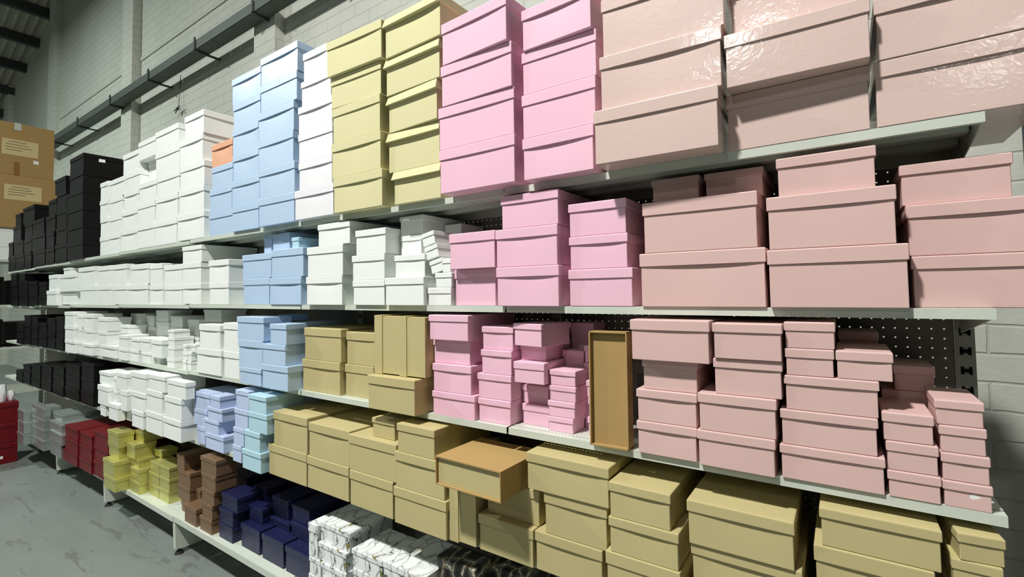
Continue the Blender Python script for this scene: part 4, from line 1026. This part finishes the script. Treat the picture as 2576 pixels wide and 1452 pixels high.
def tray(name, label, origin, euler, w_, d_, h_, mat, rim=.004, recess=.02):   # open side faces -y
    t = thing(name, label, 'box', origin, euler); hw = w_ / 2
    m = MB().box(-hw, -hw + rim, 0, d_, 0, h_).box(hw - rim, hw, 0, d_, 0, h_).box(-hw, hw, 0, d_, h_ - rim, h_).box(-hw, hw, 0, d_, 0, rim)
    m.build('tray_wall', mat, t); MB().box(-hw + rim, hw - rim, recess, recess + .003, rim, h_ - rim).build('tray_bottom', mat, t); return t
tray('kraft_tray', 'tall open brown kraft tray standing upright beside the dusty pink stacks', (-.8275, -.022, 1.086), (R(-1), 0, R(2)), .117, .045, .333, 'KB', .004, .016)
t = thing('brown_box', 'brown kraft box turned on its side, jutting out over the kraft boxes', 'box', (-1.249, -.158, .9115), (0, 0, R(-1)))
hw = .134
MB().box(-hw, hw, 0, .235, .088, .092).box(-hw, hw, 0, .235, 0, .004).box(-hw, -hw + .004, 0, .235, .004, .088).box(hw - .004, hw, 0, .235, .004, .088).build('outer_sleeve', 'KB', t)
MB().box(-hw + .0045, hw - .0045, .010, .23, .0045, .0875).build('box_body', 'K', t)
# red cases on the floor in front of the far bays
for k, (zz, hh) in enumerate(((0.0, .19), (.19, .19), (.38, .19))):
    t = thing('red_box', 'dark red case, %s of the pile on the floor at the left edge' % ('bottom', 'middle', 'top')[k], 'box', (-7.02, -.60, zz), (0, 0, 0), 'dark red cases on the floor at the left edge')
    vs, fs = ringbox([(.238, 0, .43, 0), (.24, -.001, .431, .002), (.24, -.001, .431, hh - .012), (.236, .003, .427, hh - .003)]); mk('box_body', vs, fs, 'R', t, smooth=20)
    MB().box(.236, .2425, .02, .41, hh - .05, hh - .047).build('seam', 'N', t)
    if k == 0: quad_patch(t, 'white_label', [(.2402, .29, .05), (.2402, .335, .05), (.2402, .335, .075), (.2402, .29, .075)], 'sticker')
for k, (yy, rr, hh) in enumerate(((-.27, .028, .16), (-.205, .025, .09), (-.37, .04, .12))):
    m = MB(); rg = []
    for s in range(7):
        t_ = s / 6; rg.append((rr * (.75 + .35 * math.sin(t_ * 3.1)), hh * t_))
    n = 12
    for q, (r_, z_) in enumerate(rg):
        for a in range(n): m.v.append((r_ * math.cos(a * math.pi / 6) * (1 + .1 * math.sin(3 * a + q)), r_ * math.sin(a * math.pi / 6), z_))
    for q in range(6):
        for a in range(n): b_ = (a + 1) % n; m.f.append((q * n + a, q * n + b_, (q + 1) * n + b_, (q + 1) * n + a))
    m.f.append(tuple(range(n))[::-1]); m.f.append(tuple(range(6 * n, 7 * n)))
    tag(m.build('wrapped_bundle', 'L', None, (-6.85 - .03 * k, yy, .57), 30), 'small %s wrapped bundle on top of the red cases at the left edge' % ('tall white', 'low white', 'broad white')[k], 'bundle', 'bundles on the red cases')
# end rack across the far end with white boxes and two shipping cartons
t = thing('end_rack', 'metal rack standing across the far left end of the aisle', 'shelving', (-9.1, -.1, 0))
for sx in (-.33, .33):
    for sy in (-.75, .62): MB().box(sx - .02, sx + .02, sy - .02, sy + .02, 0, 1.995).build('upright', 'post', t)
for zz in (.4, .95, 1.47, 2.03): MB().box(-.35, .35, -.77, .64, zz - .03, zz).build('shelf', 'shelf', t)
wd = ['left', 'middle', 'right']
for k, yy in enumerate((-.62, -.2, .22)):
    for r_ in range(2):
        t = thing('white_box', 'white box beneath the shipping cartons, %s %s' % (('lower', 'upper')[r_], wd[k]), 'box', (-8.78, yy + .2, 2.031 + .196 * r_), (0, 0, R(90)), 'white boxes under the shipping cartons')
        lidded(t, .40, .5, .195, 'W', .04)
for z0, nm in ((.951, 'third'), (1.471, 'second')):
    for k in range(3):
        t = thing('black_box', 'dark box, %s along the %s shelf down of the end rack' % (wd[k], nm), 'box', (-8.78, -.58 + .42 * k, z0), (0, 0, R(90)), 'dark boxes on the end rack')
        lidded(t, .38, .5, .30 + .04 * (k % 2), 'N', .05)
def carton(label, origin, w_, d_, h_, marks):
    t = thing('shipping_carton', label, 'carton', origin, (0, 0, R(90)))
    hw = w_ / 2
    vs, fs = ringbox([(hw - .004, .004, d_ - .004, 0), (hw, 0, d_, .006), (hw + .003, -.006, d_, h_ * .5), (hw, 0, d_, h_ - .01), (hw - .006, .005, d_ - .005, h_)], 6, 6)
    mk('carton_body', vs, fs, 'carton', t, smooth=30)
    lx, lz, lw, lhh = marks
    quad_patch(t, 'address_label', [(lx, -.0075, lz), (lx + lw, -.0075, lz), (lx + lw, -.0075, lz + lhh), (lx, -.0075, lz + lhh)], 'labelpaper')
    for q in range(4):
        yy = lz + lhh * (.86 - .17 * q); a = lx + lw * (.18 if q == 0 else .1)
        MB().box(a, a + lw * (.5, .62, .72, .45)[q], -.0090, -.0083, yy - .008, yy).build('print_line', 'ink', t)
    return t
c1 = carton('lower brown shipping carton with faded label, on white boxes at far left', (-8.74, .20, 2.425), .58, .5, .66, (-.20, .35, .34, .19))
c2 = carton('upper brown shipping carton with tape and faded label, at far left', (-8.75, .17, 3.086), .56, .5, .66, (-.20, .25, .33, .20))
quad_patch(c2, 'packing_tape', [(-.095, -.0085, .57), (-.03, -.0085, .57), (-.03, -.0085, .664), (-.095, -.0085, .664)], 'tape')
quad_patch(c2, 'brown_tape', [(-.085, -.008, .0), (-.04, -.008, .0), (-.04, -.008, .17), (-.085, -.008, .17)], 'browntape')
quad_patch(c2, 'barcode_sticker', [(.085, -.0085, .175), (.135, -.0085, .17), (.135, -.0085, .215), (.085, -.0085, .22)], 'sticker')
# small carton and shiny black sack box at the top left
t = thing('small_carton', 'small brown carton with a white sticker on top of the black boxes', 'carton', (-6.39, .11, 2.682))
MB().box(-.17, .17, 0, .2, 0, .19).build('carton_body', 'carton', t); quad_patch(t, 'packing_tape', [(-.03, -.001, .02), (.03, -.001, .02), (.03, -.001, .188), (-.03, -.001, .188)], 'sticker')
